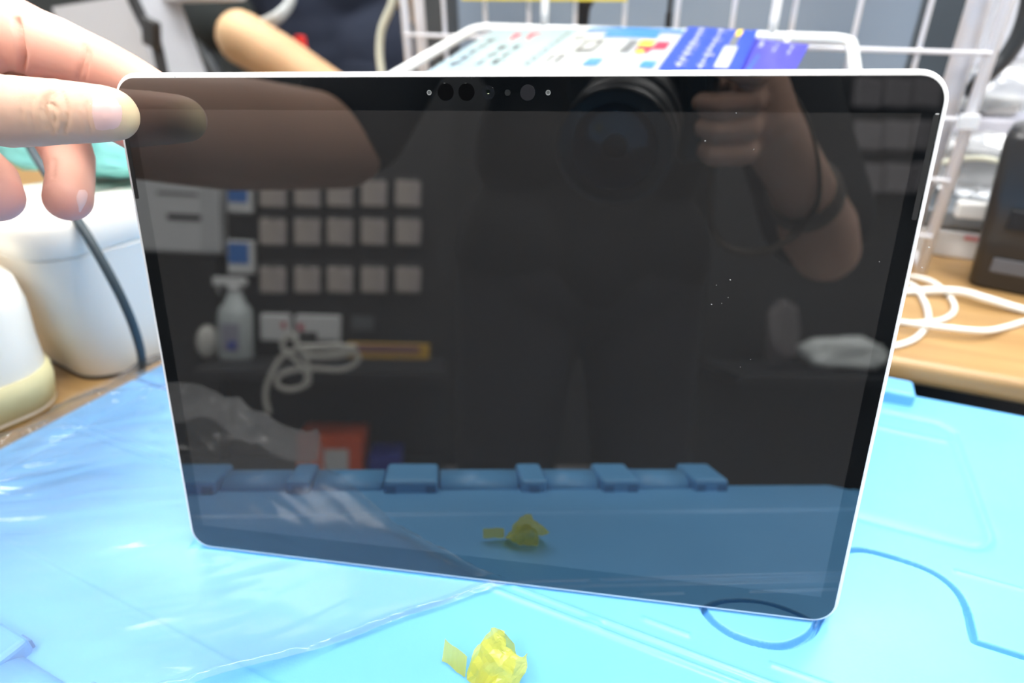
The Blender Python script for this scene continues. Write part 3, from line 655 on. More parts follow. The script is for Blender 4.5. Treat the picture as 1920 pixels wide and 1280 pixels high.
# ================================================================== PEOPLE
from mathutils.bvhtree import BVHTree
SKIN = mat('skin', (.62, .40, .30), .52, .3, sub=.12, attr='tone', bump=(1400, .10, .0004))
SHIRT = mat('charcoal_tshirt', (.020, .021, .023), .85, .2, bump=(500, .2, .001)); TROU = mat('dark_trousers', (.030, .031, .036), .85, .2)
HAIR = mat('black_hair', (.010, .009, .008), .5); EYEW = mat('eye_white', (.75, .74, .72), .25); IRIS = mat('dark_iris', (.02, .012, .008), .2)
SHOE = mat('black_shoe', (.015, .015, .016), .5); NAIL = mat('fingernail', (.70, .46, .43), .34, .5, sub=.05)
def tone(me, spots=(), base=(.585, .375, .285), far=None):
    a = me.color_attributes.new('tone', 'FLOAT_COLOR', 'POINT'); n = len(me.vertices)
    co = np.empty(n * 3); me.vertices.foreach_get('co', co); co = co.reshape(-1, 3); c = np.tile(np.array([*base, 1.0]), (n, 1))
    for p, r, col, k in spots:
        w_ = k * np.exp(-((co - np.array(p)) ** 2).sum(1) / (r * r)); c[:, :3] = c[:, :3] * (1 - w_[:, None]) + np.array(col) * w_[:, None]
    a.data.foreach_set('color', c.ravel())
def V3(*a): return Vector(a)
def human(t, J, shirt, trou, shoe, hair, skin_extra=None, spots=(), sleeve=.62, floor=FZ, face=V3(0, 1, 0), shirt_long=False):
    """J: joints; grows one continuous body, then shirt, trousers, shoes and hair as children"""
    side = face.cross(V3(0, 0, 1)).normalized(); hc = J['head']
    ch = [[(J['pelvis'], .115), (J['waist'], .105), (J['chest'], .118), (J['neck'] - V3(0, 0, .06), .075), (J['neck'], .052), (hc - V3(0, 0, .07), .050)],
          [(J['ls'], .052), (J['chest'] + V3(0, 0, .06), .09), (J['rs'], .052)],
          [(J['pelvis'] - side * .08, .10), (J['pelvis'] + side * .08, .10)], [(J['waist'] - side * .045, .10), (J['waist'] + side * .045, .10)], [(J['chest'] - side * .06, .105), (J['chest'] + side * .06, .105)]]
    for k in 'lr':
        ch.append([(J[k + 's'], .052), (J[k + 's'].lerp(J[k + 'e'], .5), .044), (J[k + 'e'], .038), (J[k + 'e'].lerp(J[k + 'w'], .35), .040), (J[k + 'w'], .027)])
        ch.append([(J[k + 'h'], .088), (J[k + 'h'].lerp(J[k + 'k'], .6), .068), (J[k + 'k'], .054), (J[k + 'k'].lerp(J[k + 'a'], .35), .055), (J[k + 'a'], .036)])
        ch.append([(J[k + 'a'] - V3(0, 0, .03), .034), (J[k + 'a'] - V3(0, 0, .045) + face * .12, .030), (J[k + 'a'] - V3(0, 0, .055) + face * .19, .022)])
    ch += [[(hc + V3(0, 0, .035) - face * .012, .088)], [(hc - face * .01, .080), (hc - V3(0, 0, .06) + face * .03, .055)], [(hc - V3(0, 0, .085) + face * .048, .032)],
           [(hc + V3(0, 0, .018) + face * .082, .010), (hc - V3(0, 0, .02) + face * .098, .014)], [(hc - V3(0, 0, .050) + face * .076 - side * .018, .009), (hc - V3(0, 0, .050) + face * .080, .011), (hc - V3(0, 0, .050) + face * .076 + side * .018, .009)],
           [(hc + side * .078 + V3(0, 0, .012), .016), (hc + side * .078 - V3(0, 0, .02), .011)], [(hc - side * .078 + V3(0, 0, .012), .016), (hc - side * .078 - V3(0, 0, .02), .011)]]
    me = blob(ch, .0065, 4)
    if skin_extra is not None: me = join([me] + skin_extra)
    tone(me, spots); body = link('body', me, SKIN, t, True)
    g = .013
    sc = [[(J['pelvis'] + V3(0, 0, .0), .115 + g), (J['waist'], .108 + g), (J['chest'], .120 + g), (J['neck'] - V3(0, 0, .06), .075 + g)], [(J['ls'], .058 + g), (J['chest'] + V3(0, 0, .06), .09 + g), (J['rs'], .058 + g)],
          [(J['pelvis'] - side * .075, .103 + g), (J['pelvis'] + side * .075, .103 + g)], [(J['waist'] - side * .055, .10 + g), (J['waist'] + side * .055, .10 + g)], [(J['chest'] - side * .06, .108 + g), (J['chest'] + side * .06, .108 + g)]]
    for k in 'lr': sc.append([(J[k + 's'], .055 + g), (J[k + 's'].lerp(J[k + 'e'], sleeve * .6), .052 + g), (J[k + 's'].lerp(J[k + 'e'], sleeve), .050 + g)])
    link('shirt', blob(sc, .007, 4), shirt, t, True)
    tc_ = [[(J['pelvis'] - V3(0, 0, .03) - side * .07, .112), (J['pelvis'] - V3(0, 0, .03) + side * .07, .112)]]
    for k in 'lr': tc_.append([(J[k + 'h'], .098), (J[k + 'h'].lerp(J[k + 'k'], .6), .080), (J[k + 'k'], .070), (J[k + 'a'] + V3(0, 0, .02), .058)])
    link('trousers', blob(tc_, .008, 3), trou, t, True)
    for k in 'lr':
        p = J[k + 'a']; link('shoe', blob([[(V3(p.x, p.y, floor + .045), .046), (V3(p.x, p.y, floor + .043) + face * .11, .043), (V3(p.x, p.y, floor + .036) + face * .18, .034)]], .006, 3), shoe, t, True)
    link('hair', blob([[(hc + V3(0, 0, .060) - face * .030, .086)], [(hc + V3(0, 0, .105) + face * .012, .050)], [(hc - face * .055 - V3(0, 0, .0), .062)], [(hc + side * .060 + V3(0, 0, .06) - face * .01, .032)], [(hc - side * .060 + V3(0, 0, .06) - face * .01, .032)]], .005, 5), hair, t, True)
    for sgn in (-1, 1):
        p = hc + V3(0, 0, .008) + face * .0745 + side * .031 * sgn; bm = bmesh.new(); bmesh.ops.create_uvsphere(bm, u_segments=16, v_segments=10, radius=.0125, matrix=Matrix.Translation(p)); e = fin('eye', bm, EYEW, t, True)
        bm = bmesh.new(); bmesh.ops.create_uvsphere(bm, u_segments=14, v_segments=8, radius=.006, matrix=Matrix.Translation(p + face * .0082)); fin('iris', bm, IRIS, e, True)
    return body

# --- the hand at the left edge of the picture: thumb on the glass, fingers behind
def c(x, y, d, r): return (dp(x, y, d), r * d / F)
thumb = [c(-330, 60, .243, 105), c(-200, 135, .226, 84), c(-80, 190, .2155, 70), c(10, 209, .2105, 66), c(60, 210, .2095, 63), c(110, 210, .2095, 59), c(160, 212, .2100, 55), c(207, 214, .2105, 49)]
thumb2 = [c(112, 209, .2100, 57), c(160, 211, .2103, 54), c(196, 213, .2106, 51)]
index = [c(-330, -70, .275, 84), c(-130, -15, .266, 76), c(-30, 40, .262, 72), c(60, 78, .2560, 63), c(105, 88, .2530, 55), c(150, 104, .2505, 49), c(190, 121, .2490, 47), c(240, 143, .2475, 42), c(285, 166, .2465, 37)]
middle = [c(-300, 60, .288, 80), c(-120, 120, .285, 62), c(60, 172, .276, 50), c(190, 205, .2665, 44), c(275, 255, .2605, 41)]
ring = [c(-320, 160, .292, 76), c(-180, 185, .292, 56), c(-40, 178, .290, 52), c(60, 205, .285, 50), c(110, 250, .277, 47), c(130, 295, .268, 42), c(133, 328, .260, 39), c(128, 373, .252, 41)]
pinky = [c(-330, 260, .285, 66), c(-240, 285, .283, 50), c(-130, 285, .275, 46), c(-55, 300, .262, 46), c(-20, 335, .250, 47), c(-9, 368, .243, 47)]
palm = [[c(-330, -70, .275, 100), c(-340, 60, .283, 105), c(-330, 160, .288, 96), c(-330, 250, .285, 80)], [c(-330, 60, .250, 115), c(-420, 20, .262, 120)],
        [c(-190, 60, .245, 60), c(-40, 75, .250, 62)]]
WRL = V3(-.305, -.125, .215)
pal2 = [c(-360, -40, .275, 110), (WRL, .030)]; pal3 = [c(-360, 160, .282, 105), (WRL, .031)]; pal4 = [c(-330, 60, .246, 115), (WRL, .030)]
hand = blob([thumb, thumb2, index, middle, ring, pinky] + palm + [pal2, pal3, pal4, [(WRL, .0305), (V3(-.290, -.195, .213), .033)]], .0011, 7)
# creases: (line in picture, width, depth, nearest and farthest depth)
co = np.empty(len(hand.vertices) * 3); hand.vertices.foreach_get('co', co); co = co.reshape(-1, 3)
no = np.empty(len(hand.vertices) * 3); hand.vertices.foreach_get('normal', no); no = no.reshape(-1, 3)
rel = co - np.array(EYE); dd = rel @ np.array(FWD); pxx = 960 + F * (rel @ np.array(RIGHT)) / np.maximum(dd, .02); pyy = 640 + F * (rel @ np.array(DOWN)) / np.maximum(dd, .02)
facing = np.clip(-(no * rel).sum(1) / np.linalg.norm(rel, axis=1), 0, 1)
cre = [([(93, 172), (82, 195), (90, 225), (98, 248)], 3.5, .0006, .225), ([(100, 175), (97, 200), (102, 232)], 3.0, .0005, .225), ([(112, 168), (121, 195), (124, 225), (118, 250)], 3.0, .00045, .225), ([(84, 178), (78, 205), (86, 240)], 3, .00045, .225), ([(88, 190), (106, 202)], 2.5, .0004, .225),
       ([(60, 180), (56, 215), (64, 245)], 3, .00025, .225), ([(40, 185), (38, 220)], 3, .0002, .225),
       ([(30, 35), (35, 70), (42, 105), (40, 138)], 5.5, .0022, .27), ([(158, 85), (154, 112), (146, 150)], 3.2, .0007, .27), ([(166, 92), (163, 118), (158, 150)], 2.6, .0005, .27), ([(100, 300), (98, 330)], 4, .0005, .275),
       ([(164, 175), (160, 210), (168, 248)], 3.0, .0004, .225), ([(150, 178), (146, 212), (152, 244)], 3, .0002, .225)]
off = np.zeros(len(co)); CK = 2.3
for pts, wd, dep, zm in cre:
    P = [tuple(p)[:2] for p in catmull([V3(a, b, 0) for a, b in pts], 4)]
    d = segdist(pxx, pyy, P); off += CK * dep * np.exp(-(d / wd) ** 2) * (dd < zm) * (dd > .15) * facing
rr_ = np.random.RandomState(2)
for k in range(46):                              # fine skin lines across the back of the thumb
    x_ = rr_.uniform(-10, 150); d = np.abs(pxx - x_ - 6 * np.sin((pyy - 210) / 40.) - 3 * np.sin(pyy / 9. + k)); off += .00006 * np.exp(-(d / 1.6) ** 2) * (dd < .225) * (pyy > 150) * facing
co2 = co - no * off[:, None]; hand.vertices.foreach_set('co', co2.ravel()); hand.update()
bvh = BVHTree.FromPolygons([tuple(v) for v in co2], [tuple(p.vertices) for p in hand.polygons])
def nail(name, outline, m, parent, lift=.00035):
    P = [V3(a, b, 0) for a, b in outline]; ctr = sum(P, V3(0, 0, 0)) / len(P); loop_ = catmull(P + [P[0]], 4)[:-1]; bm = bmesh.new(); rings = []
    for k in range(6, 0, -1):
        ring_ = []
        for p in loop_:
            q = ctr.lerp(p, k / 6); r = ray(q.x, q.y).normalized(); hit = bvh.ray_cast(EYE, r)
            edge_ = 0 if k == 6 else 1; ring_.append(bm.verts.new(hit[0] + hit[1] * (lift * edge_ * (1 - (k / 6) ** 4 * .5) - .0001)))
        rings.append(ring_)
    for a, b in zip(rings, rings[1:]):
        for i in range(len(a)): j = (i + 1) % len(a); bm.faces.new((a[i], a[j], b[j], b[i]))
    bm.faces.new(rings[-1])
    for _ in range(3): bmesh.ops.smooth_vert(bm, verts=[v for r in rings[1:] for v in r], factor=.5, use_axis_x=True, use_axis_y=True, use_axis_z=True)
    return fin(name, bm, m, parent, True)

ph = thing('person', (.17, -.58, FZ), 'person in dark clothes holding the tablet by its corner with thumb and finger', 'person')
inv = Matrix.Translation((-.17, .58, -FZ))
def Jp(**k): return {a: V3(*b) for a, b in k.items()}
JP = Jp(pelvis=(.19, -.64, .16), waist=(.19, -.63, .30), chest=(.18, -.60, .46), neck=(.18, -.57, .64), head=(.18, -.51, .79), ls=(.0, -.57, .56), rs=(.37, -.58, .56), le=(-.135, -.45, .262), lw=(-.288, -.20, .222), re=(.43, -.42, .17), rw=(.305, -.285, .225),
        lh=(.10, -.64, .12), rh=(.28, -.64, .12), lk=(.08, -.62, -.27), rk=(.30, -.62, -.27), la=(.07, -.64, FZ + .09), ra=(.31, -.64, FZ + .09))
# right hand round the camera grip
GR = EYE - FWD * .115 + RIGHT * .062
rh = blob([[(V3(.305, -.285, .225), .027), (GR + RIGHT * .040 + DOWN * .018 - FWD * .012, .026), (GR + RIGHT * .030 + DOWN * -.008 - FWD * .012, .024)]] +
          [[(GR + RIGHT * .030 + DOWN * (k * .019 - .022) - FWD * .010, .0115), (GR + RIGHT * .026 + DOWN * (k * .019 - .026) + FWD * .026, .0100), (GR + RIGHT * (.004 - (.0 if k else .006)) + DOWN * (k * .0185 - .026 - (.012 if k == 0 else 0)) + FWD * .036, .0090), (GR - RIGHT * (.012 - .003 * k) + DOWN * (k * .018 - .026 - (.012 if k == 0 else 0)) + FWD * .030, .0080)] for k in range(4)] +
          [[(GR + RIGHT * .028 + DOWN * .01 - FWD * .02, .016), (GR + RIGHT * .012 - DOWN * .002 - FWD * .040, .012), (GR - RIGHT * .012 - DOWN * .006 - FWD * .040, .0095)]], .0022, 4)
tipc = (.60, .27, .22)
spots = [(V3(-.27, -.26, .22), .07, (.34, .215, .16), .95), (V3(-.22, -.33, .23), .09, (.32, .20, .145), .95), (V3(-.15, -.43, .24), .09, (.32, .20, .145), .95), (V3(.33, -.31, .21), .10, (.33, .21, .155), .9), (V3(.25, -.26, .26), .08, (.34, .215, .16), .9), (dp(130, 395, .25), .012, (0.68, 0.26, 0.22), .75), (dp(100, 300, .265), .020, (0.66, 0.29, 0.23), .7), (dp(-5, 390, .24), .016, (0.66, 0.30, 0.29), .7), (dp(160, 150, .245), .016, (0.73, 0.33, 0.25), .65), (dp(40, 120, .25), .018, (0.73, 0.34, 0.26), .7), (dp(90, 120, .25), .012, (0.73, 0.35, 0.28), .5),  # shade painted on forearm and right hand to dim their reflection in the screen
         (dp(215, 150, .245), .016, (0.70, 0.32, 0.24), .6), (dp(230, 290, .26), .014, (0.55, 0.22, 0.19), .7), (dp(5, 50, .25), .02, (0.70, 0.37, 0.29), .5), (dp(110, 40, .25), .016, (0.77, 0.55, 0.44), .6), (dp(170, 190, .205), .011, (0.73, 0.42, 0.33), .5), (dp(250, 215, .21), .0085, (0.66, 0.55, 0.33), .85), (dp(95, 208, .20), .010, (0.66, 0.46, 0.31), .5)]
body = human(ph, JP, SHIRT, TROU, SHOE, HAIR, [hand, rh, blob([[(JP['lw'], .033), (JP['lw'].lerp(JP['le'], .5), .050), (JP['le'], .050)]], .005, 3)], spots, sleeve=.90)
nail('thumbnail', [(168, 180), (172, 173), (190, 171), (214, 172), (228, 184), (234, 208), (231, 232), (220, 246), (200, 250), (182, 249), (175, 242), (169, 212)], NAIL, ph)
nail('fingernail', [(147, 354), (160, 353), (166, 363), (162, 380), (153, 396), (148, 402), (146, 388), (142, 370)], NAIL, ph)
# black sweat band round the right wrist
bm = bmesh.new(); ax_ = (V3(.43, -.42, .17) - V3(.305, -.285, .225)).normalized(); lathe(bm, [(.031, -.012), (.034, -.010), (.0345, .010), (.031, .012)], V3(.325, -.307, .216), 28, ax_.to_track_quat('Z', 'Y').to_matrix().to_4x4()); fin('wrist_band', bm, mat('brown_band', (.05, .04, .032), .6), ph, True)
for ch_ in ph.children: ch_.matrix_parent_inverse = inv

# --- the camera the picture is taken with
cm = thing('camera', EYE - FWD * .12, 'black camera with a wide lens held before the dark shirt, seen in the tablet screen', 'camera')
Mc = Matrix.Translation(EYE - FWD * .12) @ m3.to_4x4(); cm.matrix_world = Mc       # local z points back towards the photographer
CB = mat('camera_black', (.008, .0085, .009), .5, bump=(800, .2, .0004)); CR = mat('camera_satin', (.006, .007, .009), .35)
bm = bmesh.new(); box(bm, (0, 0, .012), (.128, .082, .042), bev=.008, seg=3); fin('camera_body', bm, CB, cm)
bm = bmesh.new(); box(bm, (.050, -.002, -.018), (.028, .078, .032), bev=.009, seg=3); fin('grip', bm, CB, cm)
bm = bmesh.new(); loft(bm, [rl(-.022, -.018, .022, .014, .006, .0), rl(-.017, -.012, .017, .008, .006, .022)]); 
for v in bm.verts: v.co = Vector((v.co.x, v.co.z + .040, v.co.y + .01))
fin('viewfinder_hump', bm, CB, cm)
bm = bmesh.new(); lathe(bm, [(.033, -.012), (.036, -.014), (.036, -.045), (.038, -.048), (.038, -.075), (.037, -.078), (.039, -.084), (.040, -.113), (.0405, -.1195), (.0375, -.1195), (.036, -.1188), (.030, -.117)], (0, 0, 0), 56)
for f in [f for f in bm.faces if len(f.verts) > 8 and f.calc_center_median().z < -.1]: bm.faces.remove(f)
fin('lens_barrel', bm, CR, cm, True)
for z0 in (-.062, -.098):
    bm = bmesh.new(); lathe(bm, [(.0385, z0 - .010), (.0412, z0 - .009), (.0412, z0 + .009), (.0385, z0 + .010)], (0, 0, 0), 56); fin('focus_ring', bm, CB, cm, True)
bm = bmesh.new(); lathe(bm, [(.0300, -.1172), (.026, -.1170), (.018, -.1195 + .0035), (.0085, -.1195 + .0055)], (0, 0, 0), 40)
for f in [f for f in bm.faces if len(f.verts) > 8]: bm.faces.remove(f)
fin('front_lens', bm, mat('coated_lens', (.004, .005, .010), .04, coat=.4), cm, True)
for x_, z_ in ((.045, .004), (.028, .012)):
    bm = bmesh.new(); lathe(bm, [(.0085, .040), (.0085, .050), (.0075, .051)], (0, 0, 0), 24)
    for v in bm.verts: v.co = Vector((v.co.x + x_, v.co.z, v.co.y + z_))
    fin('dial', bm, CR, cm)
bm = bmesh.new(); pp = [V3(.066, .030, .012), V3(.12, .0, .02), V3(.150, -.06, .03), V3(.155, -.115, .045), V3(.120, -.150, .04), V3(.075, -.135, .03), V3(.064, -.07, .018), V3(.066, -.02, .012)]
tube(bm, catmull(pp, 6), .006, 10, flat=.3); fin('wrist_strap', bm, mat('strap_brown', (.06, .048, .035), .7), cm, True)

# --- the colleague beyond the desk
NAVY = mat('navy_workwear', (.020, .026, .045), .8, .2); DARKS = mat('black_sleeve', (.020, .024, .024), .85, .2)
pc = thing('person', (-.98, 1.16, FZ), 'person in navy clothes with a bare forearm, standing beyond the desk behind the tablet', 'person')
eb = dp(458, 74, 1.02); wr = dp(652, 186, 1.02); nv = V3(.30, -.95, 0).normalized(); cx_ = dp(575, 60, 1.30)
JC = Jp(pelvis=(cx_.x + .05, cx_.y + .02, .16), waist=(cx_.x + .03, cx_.y, .30), chest=(cx_.x, cx_.y - .02, .46), neck=(cx_.x, cx_.y - .04, .64), head=(cx_.x + .02, cx_.y - .10, .79), ls=(cx_.x + .19, cx_.y + .02, .55), rs=tuple(dp(290, -85, 1.10)), le=(cx_.x + .21, cx_.y + .14, .28), lw=(cx_.x + .02, cx_.y + .20, .20),
        re=tuple(eb), rw=tuple(wr), lh=(cx_.x + .13, cx_.y + .02, .12), rh=(cx_.x - .04, cx_.y + .02, .12), lk=(cx_.x + .13, cx_.y, -.27), rk=(cx_.x - .05, cx_.y, -.27), la=(cx_.x + .13, cx_.y + .02, FZ + .09), ra=(cx_.x - .05, cx_.y + .02, FZ + .09))
hw = wr; dr_ = (wr - eb).normalized(); sd_ = dr_.cross(V3(0, 0, 1)).normalized()
hx = [[(hw, .026), (hw + dr_ * .05, .030), (hw + dr_ * .085, .028)]] + [[(hw + dr_ * .085 + sd_ * (k - 1.5) * .019, .011), (hw + dr_ * .125 + sd_ * (k - 1.5) * .021 - V3(0, 0, .01), .0095), (hw + dr_ * (.150 - abs(k - 1.3) * .006) + sd_ * (k - 1.5) * .021 - V3(0, 0, .03), .008)] for k in range(4)] + [[(hw + dr_ * .03 - sd_ * .025, .014), (hw + dr_ * .075 - sd_ * .052, .0105), (hw + dr_ * .095 - sd_ * .056 - V3(0, 0, .012), .009)]]
h2w = V3(*JC['lw']); hx2 = [[(h2w, .026), (h2w + V3(-.01, -.03, -.045), .030), (h2w + V3(-.01, -.04, -.075), .026)]] + [[(h2w + V3(-.01 + (k - 1.5) * .019, -.04, -.075), .0105), (h2w + V3(-.01 + (k - 1.5) * .02, -.05, -.115), .009), (h2w + V3(-.01 + (k - 1.5) * .02, -.045, -.145), .008)] for k in range(4)] + [[(h2w + V3(.02, -.03, -.03), .013), (h2w + V3(.045, -.045, -.07), .010)]]
human(pc, JC, NAVY, NAVY, SHOE, HAIR, [blob(hx, .0025, 4), blob(hx2, .0025, 4), blob([[(eb, .044), (eb.lerp(wr, .35), .042), (wr, .030)]], .005, 4)], [(tuple(eb), .05, (.70, .50, .38), .6)], sleeve=.45, face=nv)
for o_ in pc.children:
    if o_.name.startswith('body'):
        a = o_.data.color_attributes['tone']; n = len(o_.data.vertices); cc_ = np.empty(n * 4); a.data.foreach_get('color', cc_); cc_ = cc_.reshape(-1, 4); cc_[:, 1] *= .98; cc_[:, 2] *= .72; a.data.foreach_set('color', cc_.ravel())
us = V3(*JC['rs']); link('sleeve', blob([[(us, .066), (us.lerp(eb, .4), .060), (us.lerp(eb, .78), .056)]], .006, 3), DARKS, pc, True)
bm = bmesh.new(); P_ = [dp(548, -60, 1.06), dp(549, -15, 1.06), dp(540, 12, 1.06), dp(518, 34, 1.05), dp(490, 46, 1.06)]; tube(bm, catmull(P_, 6), .0135, 12, flat=.4); fin('white_strap', bm, mat('white_strap_m', (.58, .62, .62), .6), pc, True)
bm = bmesh.new(); box(bm, dp(564, 82, 1.10), (.022, .012, .028), bev=.005, seg=3); fin('red_badge', bm, mat('badge_red', (.65, .02, .015), .5), pc)
invc = Matrix.Translation((.98, -1.16, -FZ))
for ch_ in pc.children: ch_.matrix_parent_inverse = invc

# ================================================================== SHOP WALL BEHIND THE PHOTOGRAPHER (seen in the screen)
YB = -1.60
RK = mat('dark_rack', (.016, .017, .019), .6)
rk = thing('display_rack', (-.318, YB - .02, FZ), 'dark display rack behind the photographer, seen in the left of the screen', 'rack')
p0, p1 = bk(425, 670, YB), bk(812, 670, YB); shz = (p0.z + p1.z) / 2
bm = bmesh.new(); box(bm, (0, -.03, .95), (.655, .03, 1.9), bev=.003); fin('back_panel', bm, RK, rk)
z2 = bk(600, 905, YB + .20).z
for k, z in enumerate((shz, z2)):
    bm = bmesh.new(); box(bm, (0, .10, z - FZ - .012), (.655, .30, .024), bev=.003); fin('shelf_board', bm, mat('rack_board', (.02, .021, .024), .5), rk)
bagc = mat('pouch_card', (.35, .32, .33), .5, noise=(25, (.46, .41, .36), .8)); poc = film_mat('pouch_film', (.8, .8, .82), .35, 1.0, .12, (60, .4, .002))
px_c = [513, 577, 638, 701, 765]; px_r = [(350, 407), (422, 488), (512, 578)]
first = None
for ri, (ya, yb_) in enumerate(px_r):
    for ci, xc in enumerate(px_c):
        A, B = bk(xc - 25, ya, YB + .01), bk(xc + 25, yb_, YB + .01); W_, H_ = abs(B.x - A.x), abs(A.z - B.z)
        if first is None:
            t = thing('hanging_pouch', (0, 0, 0), '', 'pouch', 'pouches hanging on the dark rack')
            bm = bmesh.new(); box(bm, (0, 0, -H_ * .60), (W_, .02, H_ * .92), bev=.006, seg=3); fin('pouch', bm, bagc, t)
            bm = bmesh.new(); box(bm, (0, 0, -H_ * .06), (W_ * .9, .006, H_ * .20), bev=.001); fin('header_card', bm, mat('header_dark', (.05, .05, .055), .5), t)
            bm = bmesh.new(); tube(bm, [(0, -.03, -.01), (0, .03, -.01)], .003, 8); fin('hook', bm, RK, t)
            first = t; r = t
        else:
            r = first.copy(); COL.objects.link(r)
            for ch_ in first.children: d_ = ch_.copy(); COL.objects.link(d_); d_.parent = r
        r.location = ((A.x + B.x) / 2, YB + .012, A.z + .03)
        r['label'] = '%s pouch from the left in the %s row on the dark rack' % (['first', 'second', 'third', 'fourth', 'fifth'][ci], ['top', 'middle', 'bottom'][ri])
def rbox(name, x0, y0, x1, y1, Y, depth, m, label, cat, parts=(), group=None, rest=None):
    A, B = bk(x0, y0, Y), bk(x1, y1, Y); w_, h_ = abs(B.x - A.x), abs(A.z - B.z); zc_ = min(A.z, B.z)
    if rest is not None: zc_ = rest
    o = simple(name, ((A.x + B.x) / 2, Y - depth / 2, zc_ + h_ / 2), (w_, depth, h_), m, label, cat, bev=min(.006, depth / 4), group=group)
    for (nm, u0, v0, u1, v1, mm) in parts:
        bm = bmesh.new(); box(bm, (w_ * ((u0 + u1) / 2 - .5), depth / 2 + .0008, h_ * (.5 - (v0 + v1) / 2)), (w_ * (u1 - u0), .0016, h_ * (v1 - v0)), bev=.0003); fin(nm, bm, mm, o)
    return o
lg = mat('printer_white', (.58, .60, .61), .45); bl2 = mat('label_blue', (.03, .16, .50), .5); dkp = mat('slot_dark', (.02, .02, .02), .5); wrap = mat('pack_white', (.66, .68, .68), .5)
rbox('printer', 230, 322, 413, 476, YB + .03, .30, lg, 'pale grey printer on a dark stand at the left of the screen reflection', 'printer', [('paper_slot', .45, .50, .80, .58, dkp), ('front_tray', .35, .22, .78, .26, mat('tray_line', (.12, .13, .13))), ('side_panel', .80, .03, .98, .97, mat('printer_side', (.48, .50, .51), .4))])
A = bk(230, 476, YB); B = bk(413, 476, YB); simple('printer_stand', ((A.x + B.x) / 2, YB - .12, (FZ + B.z) / 2 - .004), (abs(B.x - A.x) + .0, .28, B.z - FZ - .012), mat('stand_black', (.008, .009, .010), .6), 'black stand under the pale grey printer', 'stand')
rbox('small_carton', 425, 346, 471, 400, YB + .035, .04, wrap, 'upper small white carton with blue label left of the pouches', 'carton', [('blue_label', .06, .05, .86, .62, bl2)], 'blue labelled cartons')
rbox('small_carton', 425, 449, 475, 514, YB + .035, .04, wrap, 'lower small white carton with blue label above the spray bottle', 'carton', [('blue_label', .06, .08, .84, .70, bl2)], 'blue labelled cartons')
# spray bottle
A = bk(443, 668, YB + .06); B = bk(443, 520, YB + .06); hb = B.z - A.z; wb_ = abs(bk(475, 600, YB + .06).x - bk(410, 600, YB + .06).x) / 2
sp = thing('spray_bottle', (A.x, YB + .06, shz + .001), 'clear white spray bottle standing on the dark rack shelf', 'bottle')
bm = bmesh.new(); lathe(bm, [(wb_ * .94, 0), (wb_, .01), (wb_, hb * .55), (wb_ * .9, hb * .64), (wb_ * .62, hb * .72), (wb_ * .42, hb * .84), (wb_ * .40, hb * .86)], (0, 0, 0), 32); fin('bottle_body', bm, mat('bottle_plastic', (.50, .56, .56), .25), sp, True)
bm = bmesh.new(); lathe(bm, [(wb_ * .44, hb * .85), (wb_ * .44, hb * .93), (wb_ * .3, hb * .94)], (0, 0, 0), 24); fin('collar', bm, wrap, sp, True)
bm = bmesh.new(); box(bm, (-.012, 0, hb * .97), (wb_ * 1.9, .03, .026), bev=.006, seg=3); fin('spray_head', bm, wrap, sp)
bm = bmesh.new(); tube(bm, [(-.035, 0, hb * .96), (-.045, 0, hb * .88), (-.040, 0, hb * .82)], .005, 8); fin('trigger', bm, wrap, sp, True)
bm = bmesh.new(); box(bm, (0, wb_ * 1.0, hb * .30), (wb_ * 1.0, .004, hb * .34), bev=.001); fin('bottle_label', bm, mat('label_pale', (.30, .31, .38), .5), sp)
bm = bmesh.new(); box(bm, (wb_ * .1, wb_ * 1.03 + .001, hb * .2), (wb_ * .4, .004, hb * .10), bev=.001); fin('label_mark', bm, mat('label_mark_m', (.03, .05, .42), .5), sp)
bm = bmesh.new(); bmesh.ops.create_uvsphere(bm, u_segments=20, v_segments=14, radius=.5); 
for v in bm.verts: v.co = Vector((v.co.x * .062, v.co.y * .05, v.co.z * .095 + .0475))
o = fin('white_jar', bm, mat('jar_white', (.6, .6, .56), .4), None, True); o.location = (bk(390, 650, YB + .06).x, YB + .06, shz + .001); tag(o, 'small rounded white jar left of the spray bottle', 'jar')
rbox('white_packet', 487, 588, 545, 640, YB + .03, .03, wrap, 'left white packet under the hanging pouches', 'packet', [('red_mark', .7, .3, .85, .5, red)], 'white packets')
rbox('white_packet', 552, 590, 638, 640, YB + .03, .03, wrap, 'right white packet under the hanging pouches', 'packet', [('red_mark', .08, .35, .2, .6, red), ('dark_gap', .1, .66, .5, .95, dkp)], 'white packets')
rbox('grey_tag', 659, 592, 700, 620, YB + .005, .008, mat('tag_grey', (.10, .11, .12), .5), 'small grey tag on the dark rack right of the white packets', 'tag')
rbox('price_strip', 650, 642, 805, 674, YB + .26, .012, mat('strip_amber', (.60, .36, .03), .5), 'amber price strip with a red upper band on the rack shelf edge', 'strip', [('red_band', .10, .08, .88, .62, mat('strip_red', (.26, .13, .14), .5))])
rc_ = mat('coil_white', (.58, .58, .53), .5)
bm = bmesh.new()
def bp(x, y, Y=YB + .30): return bk(x, y, Y)
coil = [bp(505, 775), bp(498, 740), bp(510, 700), bp(540, 660), bp(600, 655), bp(660, 660), bp(672, 675), bp(640, 693), bp(580, 690), bp(530, 700), bp(520, 720), bp(545, 730), bp(580, 715), bp(560, 680), bp(530, 650), bp(545, 625), bp(560, 650), bp(580, 690), bp(572, 722)]
o0 = coil[0]; tube(bm, [p - o0 for p in catmull(coil, 5)], .0065, 10); o = fin('white_cable', bm, rc_, None, True); o.location = o0; tag(o, 'tangled white cable hanging over the edge of the dark rack shelf', 'cable')
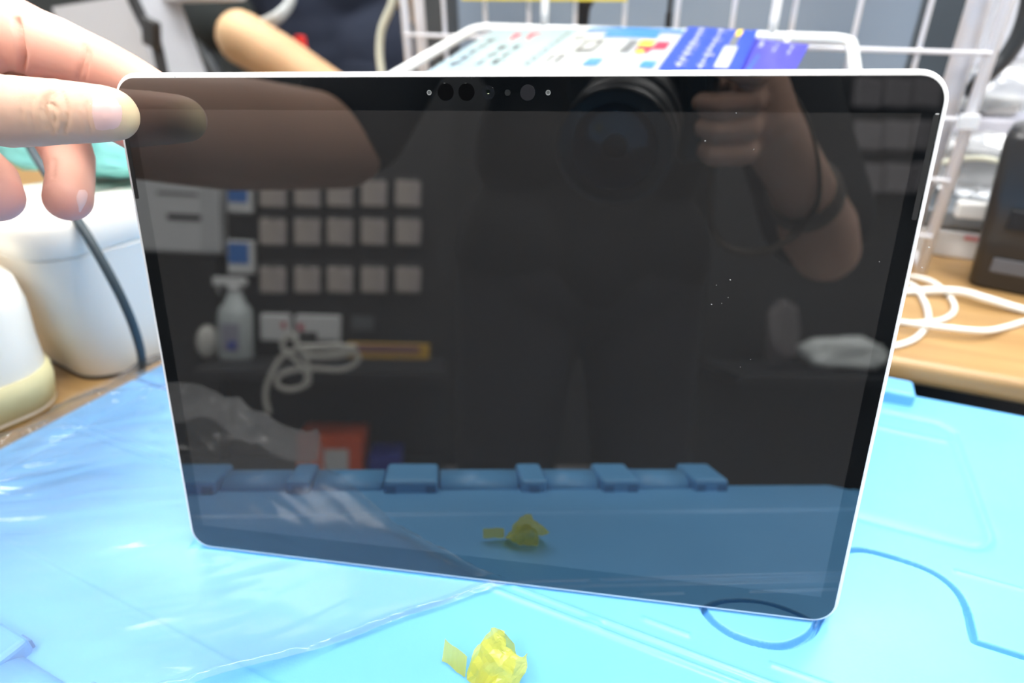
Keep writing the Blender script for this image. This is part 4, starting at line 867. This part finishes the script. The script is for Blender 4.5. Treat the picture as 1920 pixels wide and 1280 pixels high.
bm = bmesh.new(); oo = bp(640, 662); tube(bm, [p - oo for p in catmull([bp(560, 650), bp(620, 650), bp(668, 652), bp(640, 665), bp(585, 668), bp(570, 655), bp(640, 646)], 5)], .008, 10); o = fin('white_cable', bm, rc_, None, True); o.location = oo; tag(o, 'coiled white cable lying on the rack shelf beside the amber strip', 'cable')
org = mat('carton_orange', (.70, .10, .02), .5)
rbox('orange_carton', 556, 818, 680, 905, YB + .20, .14, org, 'orange carton with a white label on the lower rack shelf', 'carton', [('white_label', .42, .28, .78, .9, wrap)], rest=z2 + .001)
rbox('blue_carton', 690, 855, 752, 905, YB + .20, .12, mat('carton_blue', (.015, .03, .28), .5), 'dark blue carton right of the orange one on the lower rack shelf', 'carton', rest=z2 + .001)
# right of the photographer
rk2 = thing('display_rack', (1.50, YB - .02, FZ), 'dark display rack behind the photographer, seen at the right edge of the screen', 'rack')
bm = bmesh.new(); box(bm, (0, -.03, .95), (1.3, .03, 1.9), bev=.003); fin('back_panel', bm, RK, rk2)
zr = bk(1580, 690, YB + .1).z
bm = bmesh.new(); box(bm, (0, .10, zr - FZ - .014), (1.3, .30, .024), bev=.003); fin('shelf_board', bm, mat('rack_board', (.02, .021, .024), .5), rk2)
gb = mat('grey_pouch', (.16, .15, .16), .5)
k_ = 0
for yy, nm in ((175, 'top'), (255, 'second'), (335, 'third')):
    for xx, wd in ((1625, 'left'), (1680, 'middle'), (1735, 'right')):
        A, B = bk(xx - 22, yy - 30, YB + .02), bk(xx + 22, yy + 30, YB + .02)
        o = simple('grey_pouch', ((A.x + B.x) / 2, YB + .02, (A.z + B.z) / 2), (abs(B.x - A.x), .025, abs(A.z - B.z)), gb, 'dull grey pouch, %s of the %s row on the right rack' % (wd, nm), 'pouch', bev=.008, group='grey pouches on the right rack')
o = fin('white_cloth', bagmesh(.26, .12, .10, 11), mat('cloth_white', (.70, .75, .74), .8), None, True); P = bk(1580, 660, YB + .12); o.location = (P.x, YB + .12, zr + .001); tag(o, 'crumpled white cloth on the right rack shelf', 'cloth')
o = fin('grey_bag', bagmesh(.09, .07, .19, 13), mat('bag_grey', (.13, .12, .125), .6), None, True); P = bk(1468, 600, YB + .12); o.location = (P.x, YB + .12, zr + .001); tag(o, 'tall grey bag left of the crumpled white cloth', 'bag')
